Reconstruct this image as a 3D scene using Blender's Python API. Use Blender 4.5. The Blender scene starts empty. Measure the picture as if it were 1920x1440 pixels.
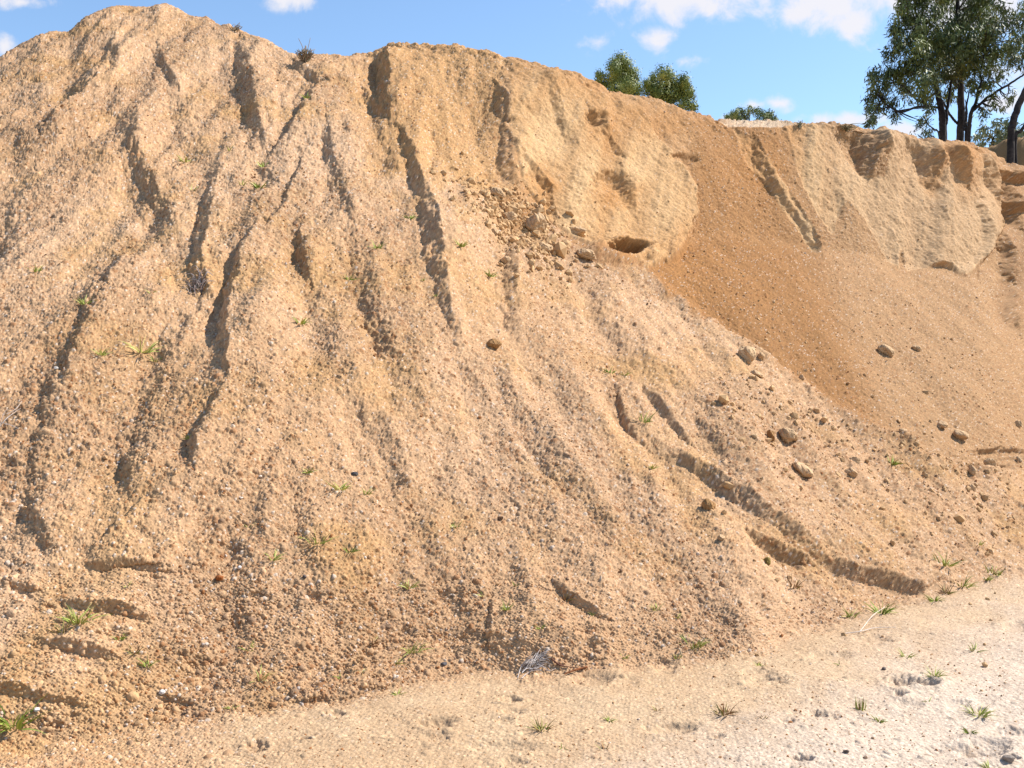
import bpy, math, random
import numpy as np

C = bpy.context.scene.collection
# ------------------------------------------------------------------ camera
F, CX, CY, EYE = 1880.0, 960.0, 720.0, 1.6       # focal length and centre in photo pixels, eye height
cam_d = bpy.data.cameras.new("camera")
cam_d.sensor_width = 36.0
cam_d.lens = 36.0 * F / 1920.0
cam_d.clip_start, cam_d.clip_end = 0.05, 6000
cam = bpy.data.objects.new("camera", cam_d)
C.objects.link(cam)
cam.location = (0, 0, EYE)
cam.rotation_euler = (math.radians(90), 0, 0)
sc = bpy.context.scene
sc.camera = cam
sc.view_settings.view_transform = 'Standard'
sc.view_settings.look = 'None'
sc.view_settings.gamma = 1
sc.view_settings.exposure = 0.78
sc.cycles.max_bounces = 6
sc.cycles.diffuse_bounces = 3

# ------------------------------------------------------------------ sun and sky
SUN_EL, SUN_AZ = 47.0, 76.0          # azimuth clockwise from +Y (the view direction): 90 = from the right
el, az = math.radians(SUN_EL), math.radians(SUN_AZ)
to_sun = (math.sin(az) * math.cos(el), math.cos(az) * math.cos(el), math.sin(el))
sd = bpy.data.lights.new("sun", 'SUN')
sd.energy, sd.angle, sd.color = 5.0, math.radians(0.5), (1.0, 0.935, 0.85)
sun = bpy.data.objects.new("sun", sd)
C.objects.link(sun)
import mathutils
sun.rotation_euler = mathutils.Vector(to_sun).to_track_quat('Z', 'Y').to_euler()

w = bpy.data.worlds.new("World")
sc.world = w
w.use_nodes = True
NT = w.node_tree
NT.nodes.clear()


def nn(t, kind, **kw):
    n = t.nodes.new(kind)
    for k, v in kw.items():
        setattr(n, k, v)
    return n


def mth(t, op, a, b=None, c=None, clamp=False):
    n = t.nodes.new('ShaderNodeMath')
    n.operation = op
    n.use_clamp = clamp
    for i, v in enumerate((a, b, c)):
        if v is None:
            continue
        if isinstance(v, (int, float)):
            n.inputs[i].default_value = v
        else:
            t.links.new(v, n.inputs[i])
    return n.outputs[0]


out = nn(NT, 'ShaderNodeOutputWorld')
bg = nn(NT, 'ShaderNodeBackground')
bg.inputs['Strength'].default_value = 0.121
NT.links.new(bg.outputs[0], out.inputs[0])
sky = nn(NT, 'ShaderNodeTexSky', sky_type='NISHITA')
sky.sun_disc = False
sky.sun_elevation = el
sky.sun_rotation = az
sky.air_density, sky.dust_density, sky.ozone_density = 1.0, 0.3, 1.6
tc = nn(NT, 'ShaderNodeTexCoord')
sp = nn(NT, 'ShaderNodeSeparateXYZ')
NT.links.new(tc.outputs['Generated'], sp.inputs[0])
dy = mth(NT, 'MAXIMUM', sp.outputs[1], 0.05)
gu = mth(NT, 'DIVIDE', sp.outputs[0], dy)          # sky dome position: right / ahead
gv = mth(NT, 'DIVIDE', sp.outputs[2], dy)          # up / ahead
cmb = nn(NT, 'ShaderNodeCombineXYZ')
NT.links.new(gu, cmb.inputs[0])
NT.links.new(gv, cmb.inputs[1])
nz = nn(NT, 'ShaderNodeTexNoise', noise_dimensions='3D')
nz.inputs['Scale'].default_value = 26
nz.inputs['Detail'].default_value = 7
nz.inputs['Roughness'].default_value = 0.6
nz.inputs['Distortion'].default_value = 0.3
NT.links.new(cmb.outputs[0], nz.inputs['Vector'])
nz2 = nn(NT, 'ShaderNodeTexNoise', noise_dimensions='3D')
nz2.inputs['Scale'].default_value = 7
nz2.inputs['Detail'].default_value = 4
NT.links.new(cmb.outputs[0], nz2.inputs['Vector'])
# cumulus puffs: right, up, half width, half height (tangents), density
CLOUDS = [(1255, -8, 215, 62, 1.0), (1330, -30, 190, 70, 1.0), (1560, 10, 130, 75, 1.0), (1600, 40, 70, 62, 1.0), (1780, 0, 260, 90, 1.0),
          (1228, 73, 46, 36, .8), (1122, 78, 40, 24, .30), (1272, 114, 48, 16, .42), (1462, 194, 38, 20, .95), (1415, 196, 36, 14, .7),
          (1590, 226, 95, 22, 1.0), (1700, 242, 85, 22, .95), (1385, 228, 70, 12, .55), (1880, 190, 90, 28, .7), (1880, 130, 70, 40, .6),
          (40, 4, 66, 22, .9), (8, 86, 36, 28, .7), (545, 0, 70, 22, .6), (2300, 60, 260, 80, 1.), (-500, 40, 300, 70, .9), (700, -500, 500, 160, 1.), (1700, -420, 420, 130, 1.)]
acc = None
for (px, py, rx, ry, dens) in CLOUDS:
    a = mth(NT, 'MULTIPLY_ADD', gu, F / rx, -(px - CX) / rx)
    b = mth(NT, 'MULTIPLY_ADD', gv, F / ry, -(CY - py) / ry)
    r2 = mth(NT, 'ADD', mth(NT, 'MULTIPLY', a, a), mth(NT, 'MULTIPLY', b, b))
    m = mth(NT, 'MULTIPLY', mth(NT, 'SUBTRACT', 1.0, mth(NT, 'SQRT', r2)), dens)
    acc = m if acc is None else mth(NT, 'MAXIMUM', acc, m)
nadd = mth(NT, 'MULTIPLY_ADD', nz.outputs[0], 2.3, -1.17)
nadd2 = mth(NT, 'MULTIPLY_ADD', nz2.outputs[0], 1.0, -0.5)
cm = mth(NT, 'ADD', mth(NT, 'ADD', acc, nadd), nadd2)
mr = nn(NT, 'ShaderNodeMapRange', interpolation_type='SMOOTHSTEP')
mr.inputs['From Min'].default_value = -0.02
mr.inputs['From Max'].default_value = 0.75
NT.links.new(cm, mr.inputs['Value'])
front = mth(NT, 'GREATER_THAN', sp.outputs[1], 0.06)
gate = nn(NT, 'ShaderNodeMapRange')
gate.inputs['From Min'].default_value = -0.35
gate.inputs['From Max'].default_value = 0.05
NT.links.new(acc, gate.inputs['Value'])
cfac = mth(NT, 'MULTIPLY', mth(NT, 'MULTIPLY', mr.outputs[0], front), mth(NT, 'MULTIPLY', gate.outputs[0], 0.93))
tint = nn(NT, 'ShaderNodeMix', data_type='RGBA', blend_type='MULTIPLY')
tint.inputs[0].default_value = 1.0
tint.inputs[7].default_value = (0.93, 1.01, 1.06, 1)
NT.links.new(sky.outputs[0], tint.inputs[6])
cmix = nn(NT, 'ShaderNodeMix', data_type='RGBA')
NT.links.new(cfac, cmix.inputs[0])
NT.links.new(tint.outputs[2], cmix.inputs[6])
cmix.inputs[7].default_value = (4.5, 4.4, 4.6, 1)
NT.links.new(cmix.outputs[2], bg.inputs['Color'])


# ------------------------------------------------------------------ numeric noise
def _h(ix, iy, seed):
    a = (ix.astype(np.int64) * 374761393 + iy.astype(np.int64) * 668265263 + seed * 1442695041) & 0xFFFFFFFF
    a = a.astype(np.uint32)
    a ^= a >> np.uint32(13)
    a *= np.uint32(1274126177)
    a ^= a >> np.uint32(16)
    a *= np.uint32(2246822519)
    a ^= a >> np.uint32(15)
    return a.astype(np.float32) / np.float32(4294967295.0)


def vnoise(u, v, seed=0):
    iu, iv = np.floor(u), np.floor(v)
    fu, fv = (u - iu).astype(np.float32), (v - iv).astype(np.float32)
    fu = fu * fu * fu * (fu * (fu * 6 - 15) + 10)
    fv = fv * fv * fv * (fv * (fv * 6 - 15) + 10)
    a, b = _h(iu, iv, seed), _h(iu + 1, iv, seed)
    c, d = _h(iu, iv + 1, seed), _h(iu + 1, iv + 1, seed)
    return (a + (b - a) * fu) * (1 - fv) + (c + (d - c) * fu) * fv - 0.5


def fbm(u, v, oct=4, seed=0, gain=0.5):
    s, amp = 0, 1.0
    for k in range(oct):
        s = s + amp * vnoise(u * 2 ** k + 17.3 * k, v * 2 ** k - 9.1 * k, seed + k * 7)
        amp *= gain
    return s


def _h3(ix, iy, iz, seed):
    return _h(ix + iz * 57, iy * 3 + iz * 131, seed)


def vnoise3(x, y, z, seed=0):
    ix, iy, iz = np.floor(x), np.floor(y), np.floor(z)
    fx, fy, fz = x - ix, y - iy, z - iz
    fx, fy, fz = (q * q * (3 - 2 * q) for q in (fx, fy, fz))
    o = 0
    for a in (0, 1):
        for b in (0, 1):
            for c in (0, 1):
                o = o + _h3(ix + a, iy + b, iz + c, seed) * (fx if a else 1 - fx) * (fy if b else 1 - fy) * (fz if c else 1 - fz)
    return (o - .5).astype(np.float32)


def pebbles(x, y, z, cell, prob, seed, rmin=.34, rmax=.62):
    """height of a layer of round stones lying in jittered cells of space, and a random number per stone"""
    R_ = np.linalg.qr(np.random.default_rng(seed).normal(size=(3, 3)))[0].astype(np.float32) / cell   # turn the lattice so its rows never show
    wx = .35 * vnoise3(x / (3.1 * cell), y / (3.1 * cell), z / (3.1 * cell), seed + 9)
    x, y, z = (R_[i, 0] * x + R_[i, 1] * y + R_[i, 2] * z + 1000 + (i + 1) * wx for i in range(3))
    bx, by, bz = np.floor(x - .5), np.floor(y - .5), np.floor(z - .5)
    best = np.zeros(x.shape, np.float32)
    rid = np.full(x.shape, -1, np.float32)
    for a in (0, 1):
        for b in (0, 1):
            for c in (0, 1):
                cx, cy, cz = bx + a, by + b, bz + c
                h0 = _h3(cx, cy, cz, seed)
                h1 = _h3(cx, cy, cz, seed + 1)
                h2 = _h3(cx, cy, cz, seed + 2)
                h4 = _h3(cx, cy, cz, seed + 4)
                rr = rmin + (rmax - rmin) * (h4 * 7.31 % 1.0) ** 1.5
                dx = x - (cx + .25 + .5 * h0)
                dyy = y - (cy + .25 + .5 * h1)
                dz = z - (cz + .25 + .5 * h2)
                q = 1 - (dx * dx * (.7 + .6 * h1) + dyy * dyy * (.7 + .6 * h2) + dz * dz * (.7 + .6 * h0)) / (rr * rr)
                h = np.where((h4 < prob) & (q > 0), np.sqrt(np.maximum(q, 0)) * rr * cell, 0).astype(np.float32)
                m = h > best
                best = np.where(m, h, best)
                rid = np.where(m, (h4 * 91.7 + h0 * 13.1) % 1.0, rid)
    return best, rid


def sstep(x, a, b):
    t = np.clip((x - a) / (b - a), 0, 1)
    return t * t * (3 - 2 * t)


# ------------------------------------------------------------------ the pit: floor, gravel heap, cut bank
# columns: px, toe row, slope of the heap, row where heap meets bank, cliff-foot row, its depth, lip row, lip depth (None: on the slope)
COLS = [
    (-900, 1470, .66, 800, 600, None, 420, None),
    (-400, 1440, .68, 700, 480, None, 250, None),
    (0, 1400, .70, 600, 340, None, 104, None),
    (150, 1385, .72, 560, 300, None, 48, None),
    (250, 1370, .72, 540, 280, None, 19, None),
    (400, 1350, .72, 540, 290, None, 37, None),
    (550, 1328, .72, 560, 310, None, 107, None),
    (650, 1318, .72, 560, 310, None, 107, None),
    (730, 1295, .72, 560, 310, None, 93, None),
    (850, 1268, .70, 520, 330, None, 97, 13.7),
    (930, 1258, .66, 430, 330, 11.3, 105, 13.5),
    (1000, 1266, .58, 420, 402, 11.62, 122, 13.5),
    (1100, 1262, .53, 480, 466, 11.65, 162, 13.8),
    (1200, 1250, .49, 515, 492, 12.1, 190, 14.2),
    (1300, 1240, .45, 590, 440, 12.95, 217, 14.7),
    (1400, 1232, .43, 660, 440, 13.6, 242, 15.1),
    (1500, 1185, .42, 725, 465, 13.95, 244, 15.5),
    (1600, 1155, .40, 790, 480, 14.5, 240, 15.9),
    (1700, 1125, .38, 845, 502, 15.0, 261, 16.4),
    (1800, 1100, .36, 886, 507, 15.6, 273, 17.0),
    (1870, 1085, .30, 896, 470, 16.5, 294, 17.8),
    (1920, 1080, .25, 890, 600, 16.6, 322, 19.0),
    (2300, 1060, .22, 860, 640, 17.5, 350, 20.5),
    (2900, 1050, .20, 840, 640, 18.5, 380, 22.0)]
SIL = [(-900, 410), (-400, 240), (-100, 140), (0, 99), (40, 80), (75, 62), (130, 54), (165, 33), (210, 20), (260, 15), (330, 20), (390, 30), (430, 42),
       (470, 65), (520, 92), (550, 103), (600, 105), (660, 103), (700, 98), (735, 88), (800, 88), (860, 92), (930, 99), (980, 111),
       (1030, 127), (1080, 145), (1130, 169), (1140, 177), (1180, 180), (1240, 191), (1290, 207), (1310, 211), (1335, 223), (1365, 228), (1400, 226), (1460, 229),
       (1520, 233), (1580, 232), (1650, 241), (1690, 252), (1745, 263), (1755, 267), (1800, 267), (1825, 273), (1840, 282), (1860, 291), (1885, 311), (1920, 316), (2300, 340), (2900, 370)]
keys = np.array([c[0] for c in COLS], float)
bp, bi = [], []
for (px, ty, s, l1, fy, fd, ly, ld) in COLS:
    dt = F * EYE / (ty - CY)
    onsl = lambda yy: (EYE + s * dt) / (s - (CY - yy) / F)
    rows = [(2700, F * EYE / (2700 - CY)), (ty, dt), (l1, onsl(l1)), (fy, fd or onsl(fy)), (ly, ld or onsl(ly))]
    bp.append([r[0] for r in rows])
    bi.append([1 / r[1] for r in rows])
bp, bi = np.array(bp), np.array(bi)

inner = np.arange(-50, 1975, 1.35)
left = -50 - np.cumsum(np.linspace(3, 22, 66))
right = inner[-1] + np.cumsum(np.linspace(3, 22, 66))
PX = np.concatenate([left[::-1], inner, right])
NX = len(PX)
fine = np.arange(-1100, 3100, 2.0)


def across(vals, sig):
    y = np.interp(fine, keys, vals)
    k = np.arange(-3 * sig, 3 * sig + 1, 2.0)
    g = np.exp(-k * k / (2 * sig * sig))
    g /= g.sum()
    y = np.convolve(np.pad(y, len(g) // 2, mode='edge'), g, 'same')[len(g) // 2: len(g) // 2 + len(fine)]
    return np.interp(PX, fine, y)


B = np.array([across(bp[:, k], 30) for k in range(5)])          # rows of the break lines
BI = np.array([across(bi[:, k], 30) for k in range(5)])
silx, sily = np.array(SIL, float).T
SILY = np.interp(PX, silx, sily)
B[4] = np.maximum(SILY + 3 + 11 * np.exp(-((PX - 1420) / 60) ** 4), 0)

NR, NB = 1420, 46
wts = np.where(np.linspace(0, 1, NR) < .45, .58, 1.25)         # finer rows where the ground lies almost edge on
t = np.cumsum(wts) - wts[0]
t /= t[-1]
top = 1470.0
PY = top + (B[4][None, :] - top) * t[:, None]
below = np.linspace(2700, 1470, 60)[:-1]
PY = np.concatenate([np.repeat(below[:, None], NX, 1), PY], 0)
NF = PY.shape[0]
# inverse depth: piecewise linear in the row between break lines = straight slopes in space
ID = np.empty_like(PY)
for j in range(NX):
    ID[:, j] = np.interp(-PY[:, j], -B[:, j], BI[:, j])
k = np.ones(17) / 17
pad = np.pad(ID, ((8, 8), (0, 0)), mode='reflect', reflect_type='odd')
cs = np.cumsum(np.concatenate([np.zeros((1, NX)), pad], 0), 0)
ID = (cs[17:] - cs[:-17]) / 17
Dp = 1 / ID
PXG = np.repeat(PX[None, :], NF, 0)
# behind the lip: the back slope up to the skyline, then the plateau
lipD = Dp[-1]
platr = (CY - SILY) / F
bump = np.exp(-((PX - 1420) / 75) ** 4)
backD = lipD + 0.25 + 1.9 * bump
backZ = EYE + platr * backD
bs = np.concatenate([np.linspace(0.1, 1, 16), 1 + np.geomspace(0.02, 90, NB - 16)])
heap = 1 - sstep(PX, 620, 760)
BD, BZ = [], []
lipZ = EYE + (CY - B[4]) / F * lipD
for q in bs:
    if q <= 1:
        BD.append(lipD + (backD - lipD) * q)
        BZ.append(lipZ + (backZ - lipZ) * q)
    else:
        e = q - 1
        fall = heap * np.minimum(e * 0.35, 2.5) + (1 - heap) * np.minimum(e * .03, 1.2)
        BD.append(backD + e)
        BZ.append(backZ + np.where(e < 0.5, 0.12 * e, 0.06) - fall)
BD, BZ = np.array(BD), np.array(BZ)
DD = np.concatenate([Dp, BD], 0)
ZZ = np.concatenate([EYE + (CY - PY) / F * Dp, BZ], 0)
PXA = np.concatenate([PXG, np.repeat(PX[None, :], len(bs), 0)], 0)
PYA = np.concatenate([PY, CY - (BZ - EYE) / BD * F], 0)
XX = (PXA - CX) / F * DD
P = np.stack([XX, DD, ZZ], -1)
NRA = P.shape[0]


def normals(P):
    du = np.empty_like(P)
    dv = np.empty_like(P)
    du[:, 1:-1] = P[:, 2:] - P[:, :-2]
    du[:, 0], du[:, -1] = P[:, 1] - P[:, 0], P[:, -1] - P[:, -2]
    dv[1:-1] = P[2:] - P[:-2]
    dv[0], dv[-1] = P[1] - P[0], P[-1] - P[-2]
    n = np.cross(du, dv)
    n /= np.linalg.norm(n, axis=-1, keepdims=True) + 1e-12
    return n


N0 = normals(P)
UU = XX.astype(np.float32)
VV = (DD + 0.5 * ZZ).astype(np.float32)
MP = (DD / F).astype(np.float32)                    # metres in one photo pixel at that depth

H = np.zeros(PXA.shape, np.float32)                  # displacement along the normal, metres
wob = (fbm(PXA / 24, PYA / 24, 3, 11) * 9).astype(np.float32)
wobf = (fbm(PXA / 7, PYA / 7, 2, 31) * 4).astype(np.float32)

RAMP = np.zeros_like(H)


def stroke(pts, ws, A, Lr=70, Ll=45, endtap=30, jag=1.0, crisp=.62):
    """an eroded edge: the ground steps up by A (in pixel units of the wall width) from the low side
    (left of the direction of travel seen in plan, i.e. w pixels across) to the crest line pts"""
    pts = np.array(pts, float)
    ws = np.array(ws if isinstance(ws, (list, tuple)) else [ws] * len(pts), float) * crisp
    A = A / crisp * .97
    m = max(Lr, Ll) * 3 + 70
    x0, x1, y0, y1 = pts[:, 0].min() - m, pts[:, 0].max() + m, pts[:, 1].min() - m, pts[:, 1].max() + m
    c0, c1 = np.searchsorted(PX, x0), np.searchsorted(PX, x1)
    sub = PYA[:NF, c0:c1]
    rr = np.where(((sub > y0) & (sub < y1)).any(1))[0]
    if len(rr) == 0:
        return
    sl = (slice(rr[0], rr[-1] + 1 + (20 if rr[-1] >= NF - 3 else 0)), slice(c0, c1))
    x = PXA[sl] + wob[sl] * jag + wobf[sl] * jag
    y = PYA[sl] + wob[sl] * 0.5 * jag
    best = np.full(x.shape, 1e9)
    sg = np.zeros_like(x)
    wl = np.ones_like(x)
    along = np.zeros_like(x)
    seg = np.linalg.norm(np.diff(pts, axis=0), axis=1)
    cum = np.concatenate([[0], np.cumsum(seg)])
    for i in range(len(pts) - 1):
        d = (pts[i + 1] - pts[i]) / seg[i]
        rx, ry = x - pts[i, 0], y - pts[i, 1]
        al = rx * d[0] + ry * d[1]
        alc = np.clip(al, 0, seg[i])
        ex, ey = rx - alc * d[0], ry - alc * d[1]
        q = np.hypot(ex, ey)
        cr = -(d[0] * ry - d[1] * rx)                # sign: >0 on the high side
        mm = q < best
        best = np.where(mm, q, best)
        sg = np.where(mm, np.sign(cr), sg)
        along = np.where(mm, cum[i] + (al if i in (0, len(pts) - 2) else alc), along)
        wl = np.where(mm, ws[i] + (ws[i + 1] - ws[i]) * alc / seg[i], wl)
    s = best * sg
    tot = cum[-1]
    tap = sstep(along, -endtap, endtap * .6) * (1 - sstep(along, tot - endtap * .6, tot + endtap))
    hi = 0.55 * np.exp(-np.maximum(s, 0) / Lr)
    lo = -0.45 * np.exp(np.minimum(s + wl, 0) / Ll)
    mid = -0.45 + (s + wl) / wl
    h = np.where(s >= 0, hi, np.where(s <= -wl, lo, mid * 1.0))
    H[sl] += (h * tap * wl * A * MP[sl]).astype(np.float32)


# crest lines run from top to bottom; low, shaded side to the left
S = stroke


def rill(pts, w, A, Lr=110, Ll=80):
    stroke(pts, [w * .6] + [w] * (len(pts) - 2) + [w * .7], A * .72, Lr, Ll, 60, 1.9, .85)


rill([(600, 130), (575, 215), (530, 330), (476, 440), (436, 590), (420, 720), (368, 880), (300, 950), (190, 1030)], 44, .36, 130, 70)
rill([(722, 90), (734, 200), (772, 300), (806, 390), (830, 520), (866, 640), (930, 720), (1010, 800), (1100, 910), (1180, 1010)], 50, .34, 120, 80)
rill([(455, 80), (490, 200), (505, 290), (520, 330)], 46, .42)
rill([(232, 190), (286, 330), (350, 440), (384, 540), (340, 640), (300, 760), (262, 900)], 56, .42)
rill([(400, 350), (384, 460), (384, 560)], 40, .42)
rill([(330, 160), (380, 260), (440, 340)], 50, .30)
rill([(620, 230), (668, 380), (712, 520), (748, 640), (800, 760)], 50, .42)
rill([(566, 430), (590, 520), (640, 620), (680, 740), (700, 860)], 46, .36)
rill([(245, 470), (190, 570), (140, 660), (112, 780), (86, 900), (60, 1010)], 56, .34)
rill([(60, 330), (30, 440), (-20, 560)], 50, .35)
rill([(226, 70), (214, 130), (140, 205), (50, 262)], 44, .34, 90, 120)
rill([(880, 690), (960, 830), (1040, 960), (1110, 1060), (1150, 1150)], 60, .36)
rill([(1130, 700), (1200, 790), (1300, 872), (1400, 940), (1500, 1030), (1640, 1076), (1770, 1112)], 30, .6, 70, 60)
rill([(1240, 740), (1350, 830), (1460, 920), (1560, 1010), (1700, 1072), (1800, 1100)], 40, .6, 70, 60)
rill([(1120, 560), (1220, 680), (1330, 780), (1420, 850)], 50, .36)
rill([(560, 900), (610, 1020), (640, 1150)], 50, .3)
rill([(760, 900), (830, 1030), (880, 1150), (890, 1230)], 46, .34)
rill([(450, 960), (480, 1080), (470, 1200)], 50, .28)
rill([(960, 470), (972, 590), (1040, 700), (1120, 800)], 50, .36)
rill([(1560, 840), (1660, 940), (1760, 1040)], 50, .36)
S([(596, 155), (588, 185), (570, 217), (545, 252), (502, 290)], [10, 18, 20, 20, 8], .8)
S([(570, 300), (555, 343), (537, 380), (506, 424)], [10, 16, 16, 8], .8)
S([(472, 443), (452, 490), (440, 540), (434, 590), (424, 640)], [9, 24, 36, 42, 32], .82, Lr=110)
S([(428, 662), (424, 705)], [18, 18], .95)
S([(418, 742), (396, 787), (374, 835), (364, 892)], [8, 18, 28, 22], .86, Lr=90)
S([(566, 440), (568, 480), (584, 525)], [10, 24, 14], .85)
S([(617, 250), (640, 320), (668, 400)], 26, .28)
S([(748, 245), (762, 280), (782, 330), (804, 375)], [8, 18, 26, 20], .75)
S([(806, 388), (816, 430), (820, 480), (830, 522), (834, 560), (844, 592), (860, 628)], [32, 44, 38, 30, 26, 20, 12], .75, Lr=90)
S([(724, 95), (734, 140), (730, 185), (728, 224)], [40, 52, 32, 16], .75, Lr=80)
S([(934, 166), (945, 190), (948, 214)], [14, 32, 20], 1.0)
S([(950, 235), (952, 300), (966, 340)], [14, 24, 16], .8)
S([(452, 90), (470, 150), (482, 210), (497, 272)], [26, 44, 40, 18], .32)
S([(258, 205), (268, 290), (292, 345), (316, 398)], [26, 42, 36, 24], .33)
S([(404, 352), (388, 420), (380, 480), (388, 540)], [34, 40, 46, 34], .42)
S([(150, 184), (122, 212), (86, 246)], [14, 24, 18], 1.0)
S([(78, 118), (42, 138)], [10, 12], .9)
S([(192, 148), (170, 166)], [8, 10], .9)
S([(40, 205), (8, 228)], [12, 14], .8)
S([(232, 480), (190, 560), (148, 640), (128, 700), (80, 770), (20, 830)], [40, 46, 40, 34, 34, 30], .34, Lr=110)
S([(250, 850), (246, 930)], 40, .4)
S([(950, 690), (1000, 770), (1050, 840), (1100, 910)], [50, 80, 90, 60], .24, Lr=110)
S([(1160, 722), (1178, 782), (1206, 818)], [8, 12, 8], 1.2, Lr=40, Ll=25)
S([(1212, 732), (1258, 785), (1296, 832)], [10, 14, 10], 1.2, Lr=40, Ll=25)
S([(1278, 862), (1340, 890), (1400, 932), (1440, 966), (1484, 998), (1524, 1028), (1566, 1050), (1610, 1068), (1660, 1077), (1724, 1100), (1772, 1116)], [10, 26, 24, 18, 20, 22, 18, 18, 18, 16, 8], 1.15, Lr=46, Ll=28)
S([(1408, 992), (1444, 1010), (1484, 1030), (1516, 1046)], [10, 16, 18, 12], 1.5, Lr=30, Ll=22)
S([(1036, 1098), (1088, 1133), (1136, 1162)], [9, 14, 9], 1.4, Lr=34, Ll=22)
S([(922, 1135), (918, 1210)], [14, 18], .8)
S([(258, 965), (222, 998), (190, 1026)], [10, 13, 10], 1.0)
S([(962, 925), (986, 990)], [16, 18], .6)
S([(690, 540), (736, 650)], 40, .42)
S([(962, 470), (968, 560), (962, 610)], 30, .5)
S([(690, 170), (720, 215)], [20, 14], .7)
S([(560, 120), (600, 150)], 18, .6)
S([(300, 95), (330, 150)], 22, .5)
S([(226, 80), (222, 120), (206, 160)], 22, .25, Lr=60)
S([(700, 745), (745, 830), (770, 900)], 60, .28)
S([(1120, 560), (1180, 640), (1250, 720)], 40, .3)
S([(60, 940), (110, 1040)], 40, .35)
# footstep ledges on the lower left: the low side is towards the viewer
for (a, b, wv) in (((176, 1062), (324, 1074), 22), ((124, 1132), (278, 1158), 26), ((84, 1212), (214, 1236), 28),
                   ((-30, 1300), (80, 1316), 26), ((84, 1316), (160, 1330), 14), ((338, 1220), (396, 1228), 14), ((308, 1302), (366, 1316), 16),
                   ((428, 1146), (474, 1152), 10), ((20, 1120), (70, 1100), 12), ((560, 1316), (660, 1306), 18), ((664, 1304), (770, 1282), 16)):
    mx, my = (a[0] + b[0]) / 2, (a[1] + b[1]) / 2 - 4
    S([b, (mx + 20, my + 3), (mx - 25, my - 2), a][::-1], [wv * .40, wv * .55, wv * .58, wv * .35], 1.45, Lr=22, Ll=22, jag=1.0, crisp=.9)
# the cut bank
S([(974, 296), (1000, 322), (1024, 356), (1038, 400)], [8, 14, 18, 10], .7, Lr=40)
S([(1163, 322), (1182, 360), (1190, 402)], [26, 38, 12], .42)
S([(1098, 206), (1124, 238), (1160, 288)], [8, 16, 10], .7)
S([(1416, 262), (1432, 298), (1448, 340)], [10, 22, 12], .6)
S([(1440, 335), (1490, 395), (1532, 472)], [10, 14, 8], .7, Lr=40)
S([(1660, 240), (1648, 280), (1632, 328)], [56, 66, 24], .9, Lr=40)
S([(1752, 262), (1758, 300), (1750, 336)], [50, 60, 26], .85, Lr=25)
S([(1776, 266), (1794, 300), (1812, 345)], [20, 34, 14], .95, Lr=40)
S([(1836, 276), (1862, 330), (1874, 380)], [14, 22, 14], .9)
S([(1576, 360), (1584, 390), (1580, 420)], [16, 20, 10], .35)
S([(1250, 225), (1262, 280), (1290, 350)], 24, .2)
S([(1030, 150), (1046, 200), (1075, 270)], 26, .35)
S([(1890, 340), (1905, 380), (1916, 420)], [20, 22, 16], .9)
S([(1895, 540), (1906, 600)], [18, 22], .9)
S([(1840, 380), (1850, 440), (1838, 500)], [16, 20, 20], .5)
S([(1878, 326), (1900, 330), (1935, 324)], [16, 26, 24], 1.3, Lr=20, Ll=30)
S([(1880, 372), (1906, 386), (1935, 380)], [12, 20, 20], 1.2, Lr=20, Ll=24)
S([(1876, 430), (1892, 470), (1890, 520)], [14, 26, 18], .9, Lr=30, Ll=30)
# bright aprons at the cliff foot stand proud of the scree: low side on the right
for pts, wv, A in (([(1276, 300), (1300, 350), (1308, 400), (1296, 440), (1262, 486)], 12, .9), ([(1510, 400), (1534, 440), (1530, 474)], 8, .8),
                   ([(1672, 430), (1684, 470), (1680, 500)], 8, .7), ([(1872, 360), (1876, 420), (1852, 470), (1820, 510)], 12, .9),
                   ([(1010, 412), (1100, 470), (1190, 508)], 12, .5)):
    S(pts[::-1], wv, A, Lr=60, Ll=30, endtap=14, jag=.6)


wz0 = wob * 1.6
H *= (1 - .9 * sstep(PYA + wz0, B[1][None] - 26, B[1][None] + 10)).astype(np.float32)


wobd = (fbm(PXA / 18, PYA / 6, 3, 37) * 5).astype(np.float32)


def dent(px, py, rx, ry, depth, rim=.25):
    m = 3
    c0, c1 = np.searchsorted(PX, px - rx * m), np.searchsorted(PX, px + rx * m)
    rr = np.where((np.abs(PYA[:NF, (c0 + c1) // 2] - py) < ry * m))[0]
    if len(rr) == 0 or c1 <= c0:
        return
    sl = (slice(rr[0], rr[-1] + 1), slice(c0, c1))
    q = ((PXA[sl] + wobd[sl] * 2.4 - px) / rx) ** 2 + ((PYA[sl] + wobd[sl] * .8 - py) / ry) ** 2
    H[sl] += (-depth * np.exp(-q ** 2.4) + rim * depth * np.exp(-(np.sqrt(q) - 1.5) ** 2 * 4)).astype(np.float32)


for a in ((1690, 1284, 22, 10, .05), (1735, 1286, 24, 6, .05), (1690, 1306, 12, 4, .03), (1110, 1274, 34, 11, .035), (1260, 1362, 44, 11, .03), (820, 1360, 30, 10, .035),
          (1800, 1405, 70, 12, .03), (1850, 1400, 40, 16, .04), (1890, 1370, 40, 10, .03), (1905, 1175, 26, 10, .03), (1640, 1200, 30, 9, .02), 
          (480, 1400, 18, 9, .03), (1440, 1280, 36, 10, .03), (1540, 1345, 30, 8, .018), (1420, 1265, 30, 9, .025), (60, 1410, 40, 12, .02),
          (1560, 1230, 40, 8, .02), (940, 1400, 60, 9, .02), (1500, 1425, 20, 5, .025), (1470, 1360, 20, 6, .015),
          (1168, 478, 34, 13, .34), (1885, 850, 60, 7, .05), (1850, 880, 40, 7, .04), (1108, 232, 18, 11, .07), (1280, 300, 24, 10, .05), (1140, 345, 34, 16, .07)):
    dent(a[0], a[1], a[2], a[3], a[4] * (.85 if a[1] > 1150 else 1))
rng = np.random.default_rng(4)
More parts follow.
